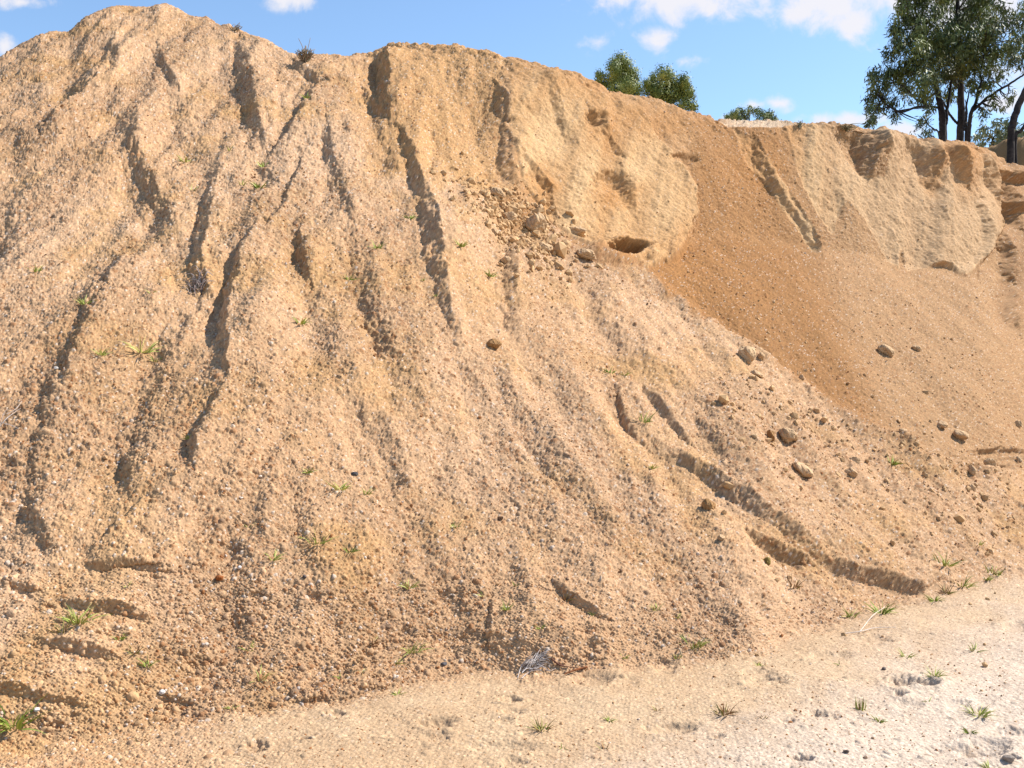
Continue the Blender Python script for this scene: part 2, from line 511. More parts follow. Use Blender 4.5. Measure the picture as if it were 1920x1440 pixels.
for i in range(85, 170):                                   # old hoof marks and scuffs on the floor and lower slopes
    if i < 110:
        x, y = rng.uniform(-40, 1960), rng.uniform(1180, 1440)
        r = rng.uniform(8, 24)
        dent(x, y, r, r * .34, rng.uniform(.006, .02), .4)
    else:
        x, y = rng.uniform(0, 1500), rng.uniform(700, 1260)
        r = rng.uniform(8, 26)
        dent(x, y, r, r * .6, rng.uniform(.006, .016), .5)

# surface zones in the plan of the pit (weights 0..1)
B1 = np.repeat(B[1][None], NRA, 0)
B2 = np.repeat(B[2][None], NRA, 0)
B3 = np.repeat(B[3][None], NRA, 0)
wz = wob * 1.6
floor_w = sstep(PYA + wz, B1 - 14, B1 + 22)
bank_w = sstep(PXA + wz, 938, 960) * sstep(B2 - PYA + wz * 1.4 + fbm(PXA / 60, PYA / 60, 3, 91) * 22, -16, 16)
up_w = sstep(PXA + wz * 1.5, 640, 720) * (1 - sstep(PXA, 930, 960)) * sstep(330 - PYA + wz * 3 + (PXA - 720) * .25, -40, 40)   # finer sandy bowl under the skyline
cliff_w = bank_w * sstep(B3 + 6 - PYA + wz, -10, 10)
scree_w = bank_w - cliff_w
H += (bank_w * 0 + (1 - floor_w) * np.exp(-((PYA - B2) / 14) ** 2) * sstep(PXA, 1000, 1150) * 0.05).astype(np.float32)



def inpoly(poly, x, y):
    poly = np.array(poly, float)
    ins = np.zeros(x.shape, bool)
    for i in range(len(poly)):
        (xa, ya), (xb, yb) = poly[i], poly[(i + 1) % len(poly)]
        if ya == yb:
            continue
        cr = ((ya > y) != (yb > y)) & (x < (xb - xa) * (y - ya) / (yb - ya) + xa)
        ins ^= cr
    return ins


# firm smooth aprons of the cut face, standing out between fingers of loose scree
AP = [[(945, 150), (1000, 130), (1090, 170), (1200, 205), (1262, 290), (1300, 352), (1308, 404), (1290, 440), (1262, 484), (1210, 508), (1185, 500), (1100, 474), (1030, 420), (980, 350), (955, 280)],
      [(1376, 240), (1420, 262), (1452, 330), (1502, 398), (1534, 468), (1524, 474), (1488, 420), (1440, 346), (1400, 300)],
      [(1470, 230), (1560, 232), (1612, 330), (1660, 335), (1692, 440), (1684, 500), (1664, 490), (1620, 410), (1585, 380), (1556, 440), (1530, 400), (1500, 340)],
      [(1640, 235), (1780, 262), (1850, 300), (1872, 352), (1874, 420), (1842, 490), (1812, 514), (1760, 496), (1700, 506), (1680, 430)]]
apx, apy = PXA + wob * .8 + wobf * .6, PYA + wob * .8
apron = np.zeros(PXA.shape, np.float32)
for q in AP:
    apron = np.maximum(apron, inpoly(q, apx, apy))
kk = np.array([.06, .25, .38, .25, .06], np.float32)
for ax in (0, 1):
    pad_ = np.pad(apron, [(2, 2) if a_ == ax else (0, 0) for a_ in (0, 1)], mode='edge')
    apron = sum(kk[i] * np.take(pad_, np.arange(i, i + apron.shape[ax]), axis=ax) for i in range(5))
apron[NF:] = 0
apron = apron * bank_w
H += (apron * .035).astype(np.float32)
cliff_w = np.clip(cliff_w * (.62 - .5 * sstep(PXA, 1270, 1320)) + apron * .4, 0, 1)
cliff_w = np.maximum(cliff_w, apron)
scree_w = np.clip(bank_w - cliff_w, 0, 1)

# downhill rills and lumps
heap_w = np.clip(1 - floor_w - bank_w, 0, 1)
toe_f = sstep(B1 - PYA + wz, 4, 90)
ang = (PXA - 500) / 1100.0
ru = UU + 0.18 * (VV - 8) * ang
H += (heap_w * toe_f * (fbm(ru * 1.1, VV * .28, 4, 3) * .16 + fbm(ru * 3.2, VV * .9, 3, 5) * .05)).astype(np.float32)
H += (scree_w * (fbm(UU * 1.4 + VV * .3, VV * .5, 3, 6) * .06)).astype(np.float32)
H += (cliff_w * (fbm(UU * 1.3 - ZZ * .5, ZZ * .45, 3, 8) * .10 + fbm(UU * 3.6 - ZZ * 1.3, ZZ * .9, 3, 9) * .030 + fbm(UU * 13 - ZZ * 4, ZZ * 1.0, 3, 29) * .009 - np.maximum(fbm(UU * 1.9 + ZZ * .3, ZZ * 1.5, 3, 19) - .25, 0) * .10)).astype(np.float32)
H += (floor_w * fbm(UU * 1.5, VV * 1.5, 4, 10) * .035).astype(np.float32)
H += ((1 - floor_w) * fbm(UU * 9, VV * 9, 3, 12) * .017 * (1 - .45 * scree_w)).astype(np.float32)

lipfade = np.where(PXA > 560, .3 + .7 * sstep(PYA - SILY[None], 2, 24), 1)
H *= lipfade.astype(np.float32)

crn = np.exp(-np.maximum(PYA - SILY[None], 0) / 16) * sstep(PXA, 560, 700)
H += (crn * (fbm(UU * 2.6, VV * 2.6, 3, 51) * .07 + fbm(UU * 9, VV * 9, 3, 52) * .05)).astype(np.float32)

stk = fbm(UU * 3.2 - ZZ * .9, ZZ * .55, 4, 43)
H += (apron * (stk * .02 + fbm(UU * 10 - ZZ * 3, ZZ * 1.4, 3, 44) * .006)).astype(np.float32)

# gravel: stones of several sizes
coarse = np.clip(fbm(ru * 2.0, VV * .55, 4, 21) * 1.5 + .36, 0, 1)


def band(pts, hw, amt):
    global coarse
    pts = np.array(pts, float)
    d = np.full(PXA.shape, 1e9, np.float32)
    for i in range(len(pts) - 1):
        v = pts[i + 1] - pts[i]
        tt = np.clip(((PXA - pts[i, 0]) * v[0] + (PYA - pts[i, 1]) * v[1]) / (v @ v), 0, 1)
        d = np.minimum(d, np.hypot(PXA - pts[i, 0] - tt * v[0], PYA - pts[i, 1] - tt * v[1]))
    coarse = np.clip(coarse + amt * (1 - sstep(d + wz * 1.5, hw * .4, hw)), 0, 1.3)


band([(250, 450), (170, 570), (90, 680), (0, 790)], 42, .8)
band([(0, 830), (60, 950), (110, 1000)], 60, .35)
band([(900, 700), (960, 790), (1040, 900), (1160, 980)], 75, .7)
band([(1180, 980), (1300, 1100), (1280, 1220)], 70, .6)
band([(320, 750), (300, 900), (420, 1000)], 60, .35)
band([(640, 500), (700, 620), (740, 680)], 45, .5)
band([(600, 900), (760, 960), (860, 1100)], 70, .35)
band([(260, 300), (300, 390)], 26, .5)
band([(440, 130), (470, 250)], 28, .5)
band([(520, 1290), (700, 1290)], 34, .5)
band([(960, 480), (1040, 600), (1160, 720)], 60, .4)
band([(1450, 780), (1640, 860), (1720, 940), (1800, 1020)], 75, .4)
coarse = coarse * np.clip(heap_w + .25 * floor_w + .35 * scree_w, 0, 1) * (1 - .5 * up_w)

col = np.zeros(P.shape, np.float32)


def mixc(c, wgt):
    global col
    col = col * (1 - wgt[..., None]) + np.array(c, np.float32) * wgt[..., None]


big = fbm(UU * .55, VV * .4, 4, 40)
mid_n = fbm(UU * 2.2, VV * 1.6, 4, 41)
col[:] = (.43, .267, .147)
mixc((.46, .300, .180), np.clip(big * 1.2 + .3, 0, 1))
mixc((.40, .235, .102), np.clip(mid_n * 1.3 + .05, 0, .8))
mixc((.41, .235, .10), up_w * .8)
mixc((.262, .132, .050), scree_w * (1 - .6 * sstep(PXA - (PYA - 500) * .35, 1520, 1640)))
mixc((.335, .198, .098), scree_w * sstep(PXA - (PYA - 500) * .35, 1480, 1620))
mixc((.38, .215, .095), cliff_w)
streak = fbm(UU * 3.2 - ZZ * .9, ZZ * .55, 4, 43)
mixc((.51, .335, .172), apron * np.clip(streak * .8 + .62 - .45 * sstep(B3 - PYA, 120, 280), 0, 1))
mixc((.42, .275, .155), cliff_w * sstep(PXA, 1440, 1640) * .75)


def blob(c, px, py, rx, ry, amt):
    q = ((PXA + wz * 1.5 - px) / rx) ** 2 + ((PYA + wz * 1.2 - py) / ry) ** 2
    mixc(c, np.clip(np.exp(-q ** 1.5) * amt * .72, 0, 1) * np.clip(bank_w + .0, 0, 1))


OR = (.36, .165, .05)                                  # rust-stained earth
for a in ((1150, 365, 46, 34, .85), (1010, 355, 26, 50, .8), (1165, 480, 46, 24, .9), (1160, 440, 50, 60, .4), (1380, 350, 90, 120, .35), (1270, 480, 60, 60, .45), (1290, 540, 160, 90, .4),
          (1100, 170, 60, 26, .5), (1240, 230, 80, 30, .5), (1420, 300, 40, 50, .6), (1470, 270, 30, 40, .4), (1800, 290, 60, 24, .9), (1815, 330, 34, 50, .6), (1750, 330, 14, 40, .7),
          (1900, 330, 40, 40, .6), (1890, 390, 40, 60, .4), (1130, 250, 30, 40, .5)):
    blob(OR, *a)
fl = sstep(PXA * .55 + (PYA - 1080) * 1.25 + wz * 4, 930, 1330)
fw = floor_w * sstep(PXA + wz * 5, 160, 640)
mixc((.425, .288, .168), fw)
mixc((.51, .41, .315), floor_w * fl)
mixc((.47, .335, .205), floor_w * (1 - fl) * np.clip(mid_n * 2 + .1, 0, .8) * sstep(PXA, 100, 700))
mixc((.50, .38, .255), sstep(PYA, 1470, 1480) * 0)
plate = np.zeros(NRA)
plate[NF:] = 1
plate = plate[:, None] * np.ones((1, NX)) * sstep(PXA, 650, 720)
mixc((.50, .385, .265), plate * .8 * bump[None])

mixc((.27, .155, .075), bank_w * sstep(PXA + wz * .6, 1868, 1884) * (1 - sstep(PYA + wz, 560, 660)) * .7)  # brown earth of the right-end recess, its shade also painted into the colour
gs = np.clip(1 - .55 * cliff_w - .68 * floor_w * sstep(PXA + wz * 5, 160, 640) - .1 * scree_w, .1, 1).astype(np.float32)
HG = np.zeros_like(H)
base_col = col.copy()
vis = slice(0, NRA)
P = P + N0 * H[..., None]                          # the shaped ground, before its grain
N1 = normals(P)
H[:] = 0
GX, GY, GZ = (P[..., i].astype(np.float32) + o_ for i, o_ in ((0, 50), (1, 3), (2, 7)))
pb1, id1 = pebbles(GX, GY, GZ, .0150, 1.0, 100)
pb2, id2 = pebbles(GX, GY, GZ, .0255, 1.0, 200)
far_c = heap_w * sstep(DD, 8.0, 11.5)
pr2 = np.clip(.08 + .5 * coarse + .25 * far_c, 0, 1)
r2 = _h(np.floor(id2 * 1e6), np.zeros_like(UU), 5)
pb2 = np.where(r2 < pr2, pb2, 0)
pb3, id3 = pebbles(GX, GY, GZ, .041, .7, 300)
r3 = _h(np.floor(id3 * 1e6), np.zeros_like(UU), 6)
pb3 = np.where(r3 < np.clip(.03 + .22 * coarse + .10 * scree_w + .22 * far_c * (1 - .6 * up_w), 0, 1), pb3, 0)
hs = pb1 * 1.1 * gs
h2 = pb2 * 1.0 * gs
h3 = pb3 * .8 * np.clip(gs + .2, 0, 1)
HG = np.maximum(np.maximum(hs, h2), h3)
which = np.where(h3 >= HG, 3, np.where(h2 >= HG, 2, 1))
rid = np.where(which == 3, id3, np.where(which == 2, id2, id1))
has = HG > 1e-5
# stone colours: mostly the sand's own colour, some white quartz, rusty and grey-brown stones
f = (0.74 + 0.52 * ((rid * 37.7) % 1.0)).astype(np.float32)
white = has & (rid > .95) & (which < 3)
rust = has & (rid < .16 + .10 * np.clip(coarse, 0, 1))
grey = has & (rid > .30) & (rid < .36 + .08 * np.clip(coarse, 0, 1))
col = col * np.where(has, f, .90)[..., None]  # gaps between stones get crevice shade painted into the colour
amt = (gs * .8)[..., None]
col = np.where(white[..., None], col * (1 - amt) + np.array((.54, .44, .35), np.float32) * amt, col)
col = np.where(rust[..., None], col * (1 - amt * .8) + np.array((.25, .105, .04), np.float32) * amt * .8, col)
col = np.where(grey[..., None], col * (1 - amt * .7) + np.array((.16, .10, .07), np.float32) * amt * .7, col)
col *= (1 - .13 * np.clip(coarse, 0, 1))[..., None]
# grit smaller than a stone
H += HG
H += (vnoise3(GX / .03, GY / .03, GZ / .03, 77) * .012 * np.clip(.5 + scree_w + .6 * cliff_w - .2 * floor_w, 0, 1)).astype(np.float32)
H += (vnoise3(GX / .012, GY / .012, GZ / .012, 78) * .004).astype(np.float32)
P = P + N1 * H[..., None]


# ------------------------------------------------------------------ materials
def base_mat(name, rough=.95, spec=.2):
    m = bpy.data.materials.new(name)
    m.use_nodes = True
    b = m.node_tree.nodes['Principled BSDF']
    b.inputs['Roughness'].default_value = rough
    b.inputs['Specular IOR Level'].default_value = spec
    return m, m.node_tree, b


def attr_mat(name, rough=.95, noise_scale=60, lo=.8, hi=1.2, bump=0.0, bump_scale=200, spec=.15):
    m, T, b = base_mat(name, rough, spec)
    at = nn(T, 'ShaderNodeAttribute', attribute_name='col')
    co = nn(T, 'ShaderNodeTexCoord')
    no = nn(T, 'ShaderNodeTexNoise')
    no.inputs['Scale'].default_value = noise_scale
    no.inputs['Detail'].default_value = 5
    T.links.new(co.outputs['Object'], no.inputs['Vector'])
    r = nn(T, 'ShaderNodeMapRange')
    r.inputs['From Min'].default_value, r.inputs['From Max'].default_value = .3, .7
    r.inputs['To Min'].default_value, r.inputs['To Max'].default_value = lo, hi
    T.links.new(no.outputs[0], r.inputs['Value'])
    mx = nn(T, 'ShaderNodeVectorMath', operation='SCALE')
    T.links.new(at.outputs['Color'], mx.inputs[0])
    T.links.new(r.outputs[0], mx.inputs['Scale'])
    T.links.new(mx.outputs[0], b.inputs['Base Color'])
    if bump:
        n2 = nn(T, 'ShaderNodeTexNoise')
        n2.inputs['Scale'].default_value = bump_scale
        n2.inputs['Detail'].default_value = 3
        T.links.new(co.outputs['Object'], n2.inputs['Vector'])
        bu = nn(T, 'ShaderNodeBump')
        bu.inputs['Strength'].default_value = bump
        bu.inputs['Distance'].default_value = .01
        T.links.new(n2.outputs[0], bu.inputs['Height'])
        T.links.new(bu.outputs[0], b.inputs['Normal'])
    return m


M_earth = attr_mat('gravelly_earth', noise_scale=45, lo=.86, hi=1.14, bump=.4, bump_scale=160)
M_stone = attr_mat('loose_stone', noise_scale=90, lo=.85, hi=1.15, rough=.85)
M_clod = attr_mat('sandy_clod', noise_scale=50, lo=.8, hi=1.2, bump=.8, bump_scale=110)
M_leaf = attr_mat('eucalypt_leaf', noise_scale=3, lo=.75, hi=1.25, rough=.55, spec=.35)
M_bark = attr_mat('dark_bark', noise_scale=14, lo=.6, hi=1.4, rough=.9, bump=.5, bump_scale=30)
M_grass = attr_mat('grass_blade', noise_scale=30, lo=.85, hi=1.15, rough=.6)
M_twig = attr_mat('dry_stalk', noise_scale=80, lo=.75, hi=1.25, rough=.85)


def mesh_obj(name, V, faces, mat, colv=None, parent=None, smooth=True):
    """V (n,3); faces: array (m,k) of one size, or list of such arrays"""
    V = np.ascontiguousarray(V, np.float32)
    fl = faces if isinstance(faces, list) else [faces]
    fl = [np.asarray(a, np.int32) for a in fl if len(a)]
    me = bpy.data.meshes.new(name)
    me.vertices.add(len(V))
    me.vertices.foreach_set('co', V.ravel())
    nl = sum(a.size for a in fl)
    me.loops.add(nl)
    me.loops.foreach_set('vertex_index', np.concatenate([a.ravel() for a in fl]))
    tot = np.concatenate([np.full(len(a), a.shape[1], np.int32) for a in fl])
    me.polygons.add(len(tot))
    me.polygons.foreach_set('loop_start', np.concatenate([[0], np.cumsum(tot)[:-1]]).astype(np.int32))
    me.polygons.foreach_set('use_smooth', np.full(len(tot), smooth))
    me.update(calc_edges=True)
    if colv is not None:
        a = me.attributes.new('col', 'FLOAT_COLOR', 'POINT')
        c4 = np.ones((len(V), 4), np.float32)
        c4[:, :3] = colv
        a.data.foreach_set('color', c4.ravel())
    me.materials.append(mat)
    o = bpy.data.objects.new(name, me)
    C.objects.link(o)
    if parent:
        o.parent = parent
    return o


def tag(o, label=None, cat=None, group=None, kind=None):
    for k_, v_ in (('label', label), ('category', cat), ('group', group), ('kind', kind)):
        if v_:
            o[k_] = v_
    return o


# ------------------------------------------------------------------ terrain meshes
idx = np.arange(NRA * NX).reshape(NRA, NX)
quads = np.stack([idx[:-1, :-1], idx[:-1, 1:], idx[1:, 1:], idx[1:, :-1]], -1).reshape(-1, 4)
fpx, fpy = PXA[:-1, :-1].ravel(), PYA[:-1, :-1].ravel()
isfloor = (PYA + wz * .5 > B1 + 4)[:-1, :-1].ravel()
plateau = np.repeat((np.arange(NRA - 1) >= NF)[:, None], NX - 1, 1).ravel()
isfloor &= ~plateau
isbank = (((PXA + wz > 948) & (B2 - PYA > 0)) | ((np.arange(NRA) >= NF)[:, None] & (PXA > 700)))[:-1, :-1].ravel() & ~isfloor
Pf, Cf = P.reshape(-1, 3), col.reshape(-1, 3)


def piece(name, mask, label, cat):
    q = quads[mask]
    used, inv = np.unique(q, return_inverse=True)
    o = mesh_obj(name, Pf[used], inv.reshape(-1, 4), M_earth, Cf[used])
    tag(o, label, cat, None, 'structure')
    return o


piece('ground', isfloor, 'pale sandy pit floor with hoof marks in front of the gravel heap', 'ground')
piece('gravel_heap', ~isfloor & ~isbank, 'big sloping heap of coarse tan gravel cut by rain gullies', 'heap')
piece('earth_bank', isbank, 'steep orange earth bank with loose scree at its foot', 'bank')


def at(px, py):
    """point on the finished surface seen at that place, and its normal and scale"""
    j = int(np.clip(np.searchsorted(PX, px), 0, NX - 1))
    i = int(np.argmin(np.abs(PYA[:NF, j] - py)))
    return P[i, j].copy(), N0[i, j].copy(), DD[i, j] / F


# the wide land round the pit, under and beyond everything
def sheet():
    rs = np.concatenate([[0], np.geomspace(2, 3000, 60)])
    th = np.linspace(0, 2 * np.pi, 121)[:-1]
    V = [(0, 0, -.06)]
    for r in rs[1:]:
        for a in th:
            z = -.06 + (0 if r < 60 else 1.2 * math.sin(a * 3 + r * .01) * min(1, (r - 60) / 200)) - (0.0 if r < 40 else 0)
            V.append((r * math.cos(a), r * math.sin(a), z))
    V = np.array(V)
    n = len(th)
    tri = np.array([(0, 1 + k_, 1 + (k_ + 1) % n) for k_ in range(n)])
    qs = []
    for i in range(len(rs) - 2):
        b0, b1 = 1 + i * n, 1 + (i + 1) * n
        for k_ in range(n):
            qs.append((b0 + k_, b1 + k_, b1 + (k_ + 1) % n, b0 + (k_ + 1) % n))
    far = np.clip((np.hypot(V[:, 0], V[:, 1]) - 40) / 100, 0, 1)[:, None]
    c = np.array((.52, .40, .27)) * (1 - far) + np.array((.20, .19, .10)) * far
    o = mesh_obj('terrain', V, [tri, np.array(qs)], M_earth, c)
    tag(o, 'flat sandy land stretching away round the pit', 'land', None, 'structure')


sheet()


# ------------------------------------------------------------------ far mound
def far_mound():
    Dm = 27.0
    cx = (1935 - CX) / F * Dm
    zt = EYE + (CY - 270) / F * Dm
    n, r = 150, 4.4
    g = np.linspace(-r, r, n)
    X, Y = np.meshgrid(g, g)
    rad = np.hypot(X / 1.0, Y / .8)
    Z = (zt - 5.2) * np.exp(-(rad / 2.1) ** 6) + fbm(X * 1.3 + 5, Y * 1.3, 4, 61) * .30 + fbm(X * 6, Y * 6, 3, 62) * .09 + fbm(X * 22, Y * 22, 2, 63) * .035
    V = np.stack([X + cx, Y + Dm, Z + 5.2], -1).reshape(-1, 3)
    q = np.arange(n * n).reshape(n, n)
    Q = np.stack([q[:-1, :-1], q[:-1, 1:], q[1:, 1:], q[1:, :-1]], -1).reshape(-1, 4)
    k_ = np.clip(fbm(X * 2, Y * 2, 4, 64) + .45, 0, 1).reshape(-1, 1)
    c = np.array((.30, .17, .075)) * (1 - k_) + np.array((.22, .15, .08)) * k_
    o = mesh_obj('spoil_mound', V, Q, M_earth, c)
    tag(o, 'dark brown earth mound behind the right end of the bank', 'mound', None, 'structure')


far_mound()


# ------------------------------------------------------------------ trees
def tube(pts, rad, sides=8):
    pts, rad = np.array(pts, float), np.array(rad, float)
    n = len(pts)
    tg = np.gradient(pts, axis=0)
    tg /= np.linalg.norm(tg, axis=1, keepdims=True) + 1e-9
    up = np.array((0.3, 1, .1))
    V = []
    for i in range(n):
        a = np.cross(tg[i], up)
        a /= np.linalg.norm(a) + 1e-9
        b = np.cross(tg[i], a)
        for k_ in range(sides):
            th = 2 * math.pi * k_ / sides
            V.append(pts[i] + rad[i] * (math.cos(th) * a + math.sin(th) * b))
    Fq = []
    for i in range(n - 1):
        for k_ in range(sides):
            k2 = (k_ + 1) % sides
            Fq.append((i * sides + k_, i * sides + k2, (i + 1) * sides + k2, (i + 1) * sides + k_))
    V.append(pts[-1] + tg[-1] * rad[-1])
    tip = len(V) - 1
    b0 = (n - 1) * sides
    for k_ in range(sides):
        Fq.append((b0 + k_, b0 + (k_ + 1) % sides, tip, tip))
    return np.array(V), np.array(Fq)


def curve(ctrl, n=14):
    """Catmull-Rom through control rows (x,y,z,r)"""
    c = np.array(ctrl, float)
    c = np.vstack([2 * c[0] - c[1], c, 2 * c[-1] - c[-2]])
    o = []
    for i in range(1, len(c) - 2):
        for q in np.linspace(0, 1, n, endpoint=False):
            p0, p1, p2, p3 = c[i - 1], c[i], c[i + 1], c[i + 2]
            o.append(.5 * (2 * p1 + (p2 - p0) * q + (2 * p0 - 5 * p1 + 4 * p2 - p3) * q * q + (3 * p1 - p0 - 3 * p2 + p3) * q ** 3))
    o.append(c[-2])
    return np.array(o)


def join(parts):
    V, Fs, off = [], [], 0
    for v, f_ in parts:
        V.append(v)
        Fs.append(f_ + off)
        off += len(v)
    return np.vstack(V), np.vstack(Fs)


def leaves(centres, radii, n_each, L, W, rg, droop=.8, base=(.045, .068, .018), light=(.17, .20, .05), sprays=13, radial=.0):
    """leaf blades hanging in sprays spread through each clump"""
    CC, col_ = [], []
    for c, r, n in zip(centres, radii, n_each):
        k_ = max(5, int(sprays))
        d = rg.normal(size=(k_, 3))
        d /= np.linalg.norm(d, axis=1, keepdims=True)
        sc_ = c + d * r * rg.uniform(.25, .95, (k_, 1)) ** .6
        which_ = rg.integers(0, k_, n)
        p = sc_[which_] + rg.normal(size=(n, 3)) * np.array((.20, .20, .27)) * r.mean()
        p[:, 2] -= np.abs(rg.normal(size=n)) * .16 * r.mean()
        CC.append(p)
        tone = np.clip(rg.normal(.38, .36, k_)[which_] + rg.normal(0, .18, n), 0, 1)[:, None]
        col_.append(np.array(base) * (1 - tone) + np.array(light) * tone)
    p = np.vstack(CC)
    c = np.vstack(col_)
    n = len(p)
    d = rg.normal(size=(n, 3)) * (1 - droop * .55)
    d[:, 2] -= droop
    d /= np.linalg.norm(d, axis=1, keepdims=True)
    ax = rg.normal(size=(n, 3))
    if radial:
        oc = np.vstack([np.repeat(c_[None], n_, 0) for c_, n_ in zip(centres, n_each)])
        ow = p - oc
        ow /= np.linalg.norm(ow, axis=1, keepdims=True) + 1e-9
        d = d - radial * ow * np.sum(d * ow, 1, keepdims=True)
        d /= np.linalg.norm(d, axis=1, keepdims=True)
        ax = ax * (1 - radial) * .6 + ow
    s = np.cross(d, ax)
    s /= np.linalg.norm(s, axis=1, keepdims=True)
    nrm = np.cross(d, s)
    ln = (L * rg.uniform(.7, 1.3, n))[:, None]
    wd = (W * rg.uniform(.7, 1.3, n))[:, None]
    V = np.stack([p, p + d * ln * .45 + s * wd * .5 + nrm * wd * .15, p + d * ln + nrm * wd * .5, p + d * ln * .45 - s * wd * .5 + nrm * wd * .15], 1).reshape(-1, 3)
    Q = np.arange(4 * n).reshape(n, 4)
    return V, Q, np.repeat(c, 4, 0)


def W3(px, py, D):
    return np.array(((px - CX) / F * D, D, EYE + (CY - py) / F * D))


def make_tree(name, label, cat, D, trunks, clumps, seed, L, W, dens, group=None, ground_z=5.6, depth=1.0, grow=1.0, **kw):
    """trunks: lists of (px, py, depth offset, radius px); clumps: (px, py, rx, ry[, depth offset])"""
    rg = np.random.default_rng(seed)
    b = trunks[0][0]
    base = W3(b[0], b[1], D + b[2])
    root = bpy.data.objects.new(name, None)
    C.objects.link(root)
    root.empty_display_size = .3
    org = np.array((base[0], base[1], ground_z))
    root.location = org
    parts, skel = [], []
    for tr in trunks:
        ct = []
        for (px, py, dd, r) in tr:
            q = W3(px, py, D + dd)
            ct.append((*q, r * .72 * D / F))
        if tr is trunks[0] or tr[0][1] > 255:
            ct.insert(0, (ct[0][0] + rg.normal() * .05, ct[0][1], ground_z - .1, ct[0][3] * 1.35))
        cv = curve(ct, 10)
        cv[:, :3] += np.cumsum(rg.normal(size=(len(cv), 3)) * .006, 0)
        skel.append(cv)
        parts.append(tube(cv[:, :3], np.maximum(cv[:, 3], .006)))
    sk = np.vstack(skel)
    cen, rad, ns = [], [], []
    for cl in clumps:
        dd = cl[4] if len(cl) > 4 else rg.normal() * depth
        c = W3(cl[0], cl[1], D + dd)
        r = np.array((cl[2], (cl[2] + cl[3]) * .55, cl[3])) * D / F * grow
        cen.append(c)
        rad.append(r)
        ns.append(int(dens * r[0] * r[2] * math.pi / (L * W * .5)))
        k_ = np.argmin(np.linalg.norm((sk[:, :3] - c) * np.array((1, 1, 1.3)), axis=1))
        a = sk[k_]
        for rep_ in range(3):                              # twigs that carry the clump
            e = c + rg.normal(size=3) * r * .45
            m_ = (a[:3] + e) / 2 + rg.normal(size=3) * r * .2
            r0 = min(a[3] * .6, .030)
            cv = curve([(*a[:3], r0), (*m_, r0 * .7), (*e, .006)], 6)
            parts.append(tube(cv[:, :3], np.maximum(cv[:, 3], .005), 5))
    V, Q = join(parts)
    kb = np.clip(fbm(V[:, 0] * 9, V[:, 2] * 2.2, 3, seed) + .4, 0, 1)[:, None]
    cb = np.array((.018, .016, .017)) * (1 - kb) + np.array((.06, .05, .046)) * kb
    mesh_obj('trunk', V - org, Q, M_bark, cb, root)
    V, Q, c = leaves(cen, rad, ns, L, W, rg, **kw)
    mesh_obj('crown', V - org, Q, M_leaf, c, root, smooth=False)
    tag(root, label, cat, group)
    return root


GR = 'gum trees standing on top of the bank'
make_tree('gum_tree', 'dark gum tree with a low branch reaching far out to the left', 'tree', 29.0,
          [[(1768, 262, 0, 9), (1766, 215, 0, 8.5), (1757, 170, 0, 7), (1745, 120, .1, 5), (1728, 60, .2, 4), (1712, 5, .3, 2.5)],
           [(1764, 202, 0, 3.4), (1730, 200, -.3, 3), (1692, 210, -.5, 2.6), (1672, 200, -.6, 2), (1655, 185, -.7, 1.2)],
           [(1757, 172, 0, 3), (1725, 190, .2, 2.6), (1700, 165, .3, 2), (1680, 160, .4, 1.2)],
           [(1745, 122, .1, 3), (1715, 100, .4, 2.2), (1690, 60, .5, 1.4)],
           [(1772, 262, .1, 6), (1774, 225, .1, 4.5), (1780, 180, .3, 3.5), (1790, 120, .4, 2)],
           [(1766, 250, 0, 2), (1738, 232, -.3, 1.4), (1722, 216, -.4, .8)]],
          [(1650, 150, 24, 22), (1640, 178, 18, 20), (1634, 208, 12, 18), (1632, 226, 9, 12), (1660, 195, 22, 16), (1678, 212, 10, 12), (1640, 140, 14, 14), (1672, 142, 22, 18),
           (1700, 150, 24, 26), (1726, 160, 26, 26), (1732, 185, 18, 14), (1692, 30, 28, 22), (1682, 62, 20, 22), (1668, 98, 12, 16), (1684, 84, 14, 18), (1712, 60, 34, 30), (1720, 100, 34, 30), (1740, 130, 28, 28),
           (1738, 30, 30, 26), (1690, 5, 16, 18), (1760, 70, 30, 32), (1705, 122, 24, 18), (1732, 225, 12, 8), (1740, 245, 9, 10), (1745, 205, 10, 10), (1722, -10, 34, 24), (1748, -60, 50, 40)],
          71, .16, .036, 3.5, GR, sprays=12, radial=.4)
make_tree('gum_tree', 'tallest dark gum tree with the thickest straight upright trunk', 'tree', 29.8,
          [[(1800, 264, 0, 9.5), (1803, 215, 0, 9), (1802, 150, 0, 7.5), (1799, 80, .1, 6.5), (1797, 20, .1, 5.5), (1796, -60, .1, 4)],
           [(1801, 235, 0, 3.4), (1786, 222, .1, 3.2), (1774, 202, .2, 3), (1764, 180, .3, 2)],
           [(1800, 60, .1, 3.5), (1818, 20, .3, 3), (1840, -20, .5, 2)],
           [(1801, 130, 0, 3), (1780, 90, -.3, 2.4), (1770, 40, -.5, 1.4)],
           [(1802, 150, 0, 3), (1825, 100, -.4, 2.2), (1835, 60, -.6, 1.4)]],
          [(1780, 40, 34, 32), (1800, 90, 36, 30), (1830, 60, 34, 32), (1770, 100, 30, 28), (1835, 100, 30, 26), (1815, 20, 36, 28), (1850, 40, 26, 30), (1800, 140, 24, 20), (1775, 140, 20, 18),
           (1780, 175, 16, 16), (1822, 140, 22, 18), (1810, -30, 60, 40), (1775, -20, 40, 34), (1845, 0, 30, 30), (1785, 70, 34, 30), (1812, 110, 30, 26), (1790, 120, 26, 22)],
          72, .16, .036, 3.3, GR, sprays=12, radial=.4)
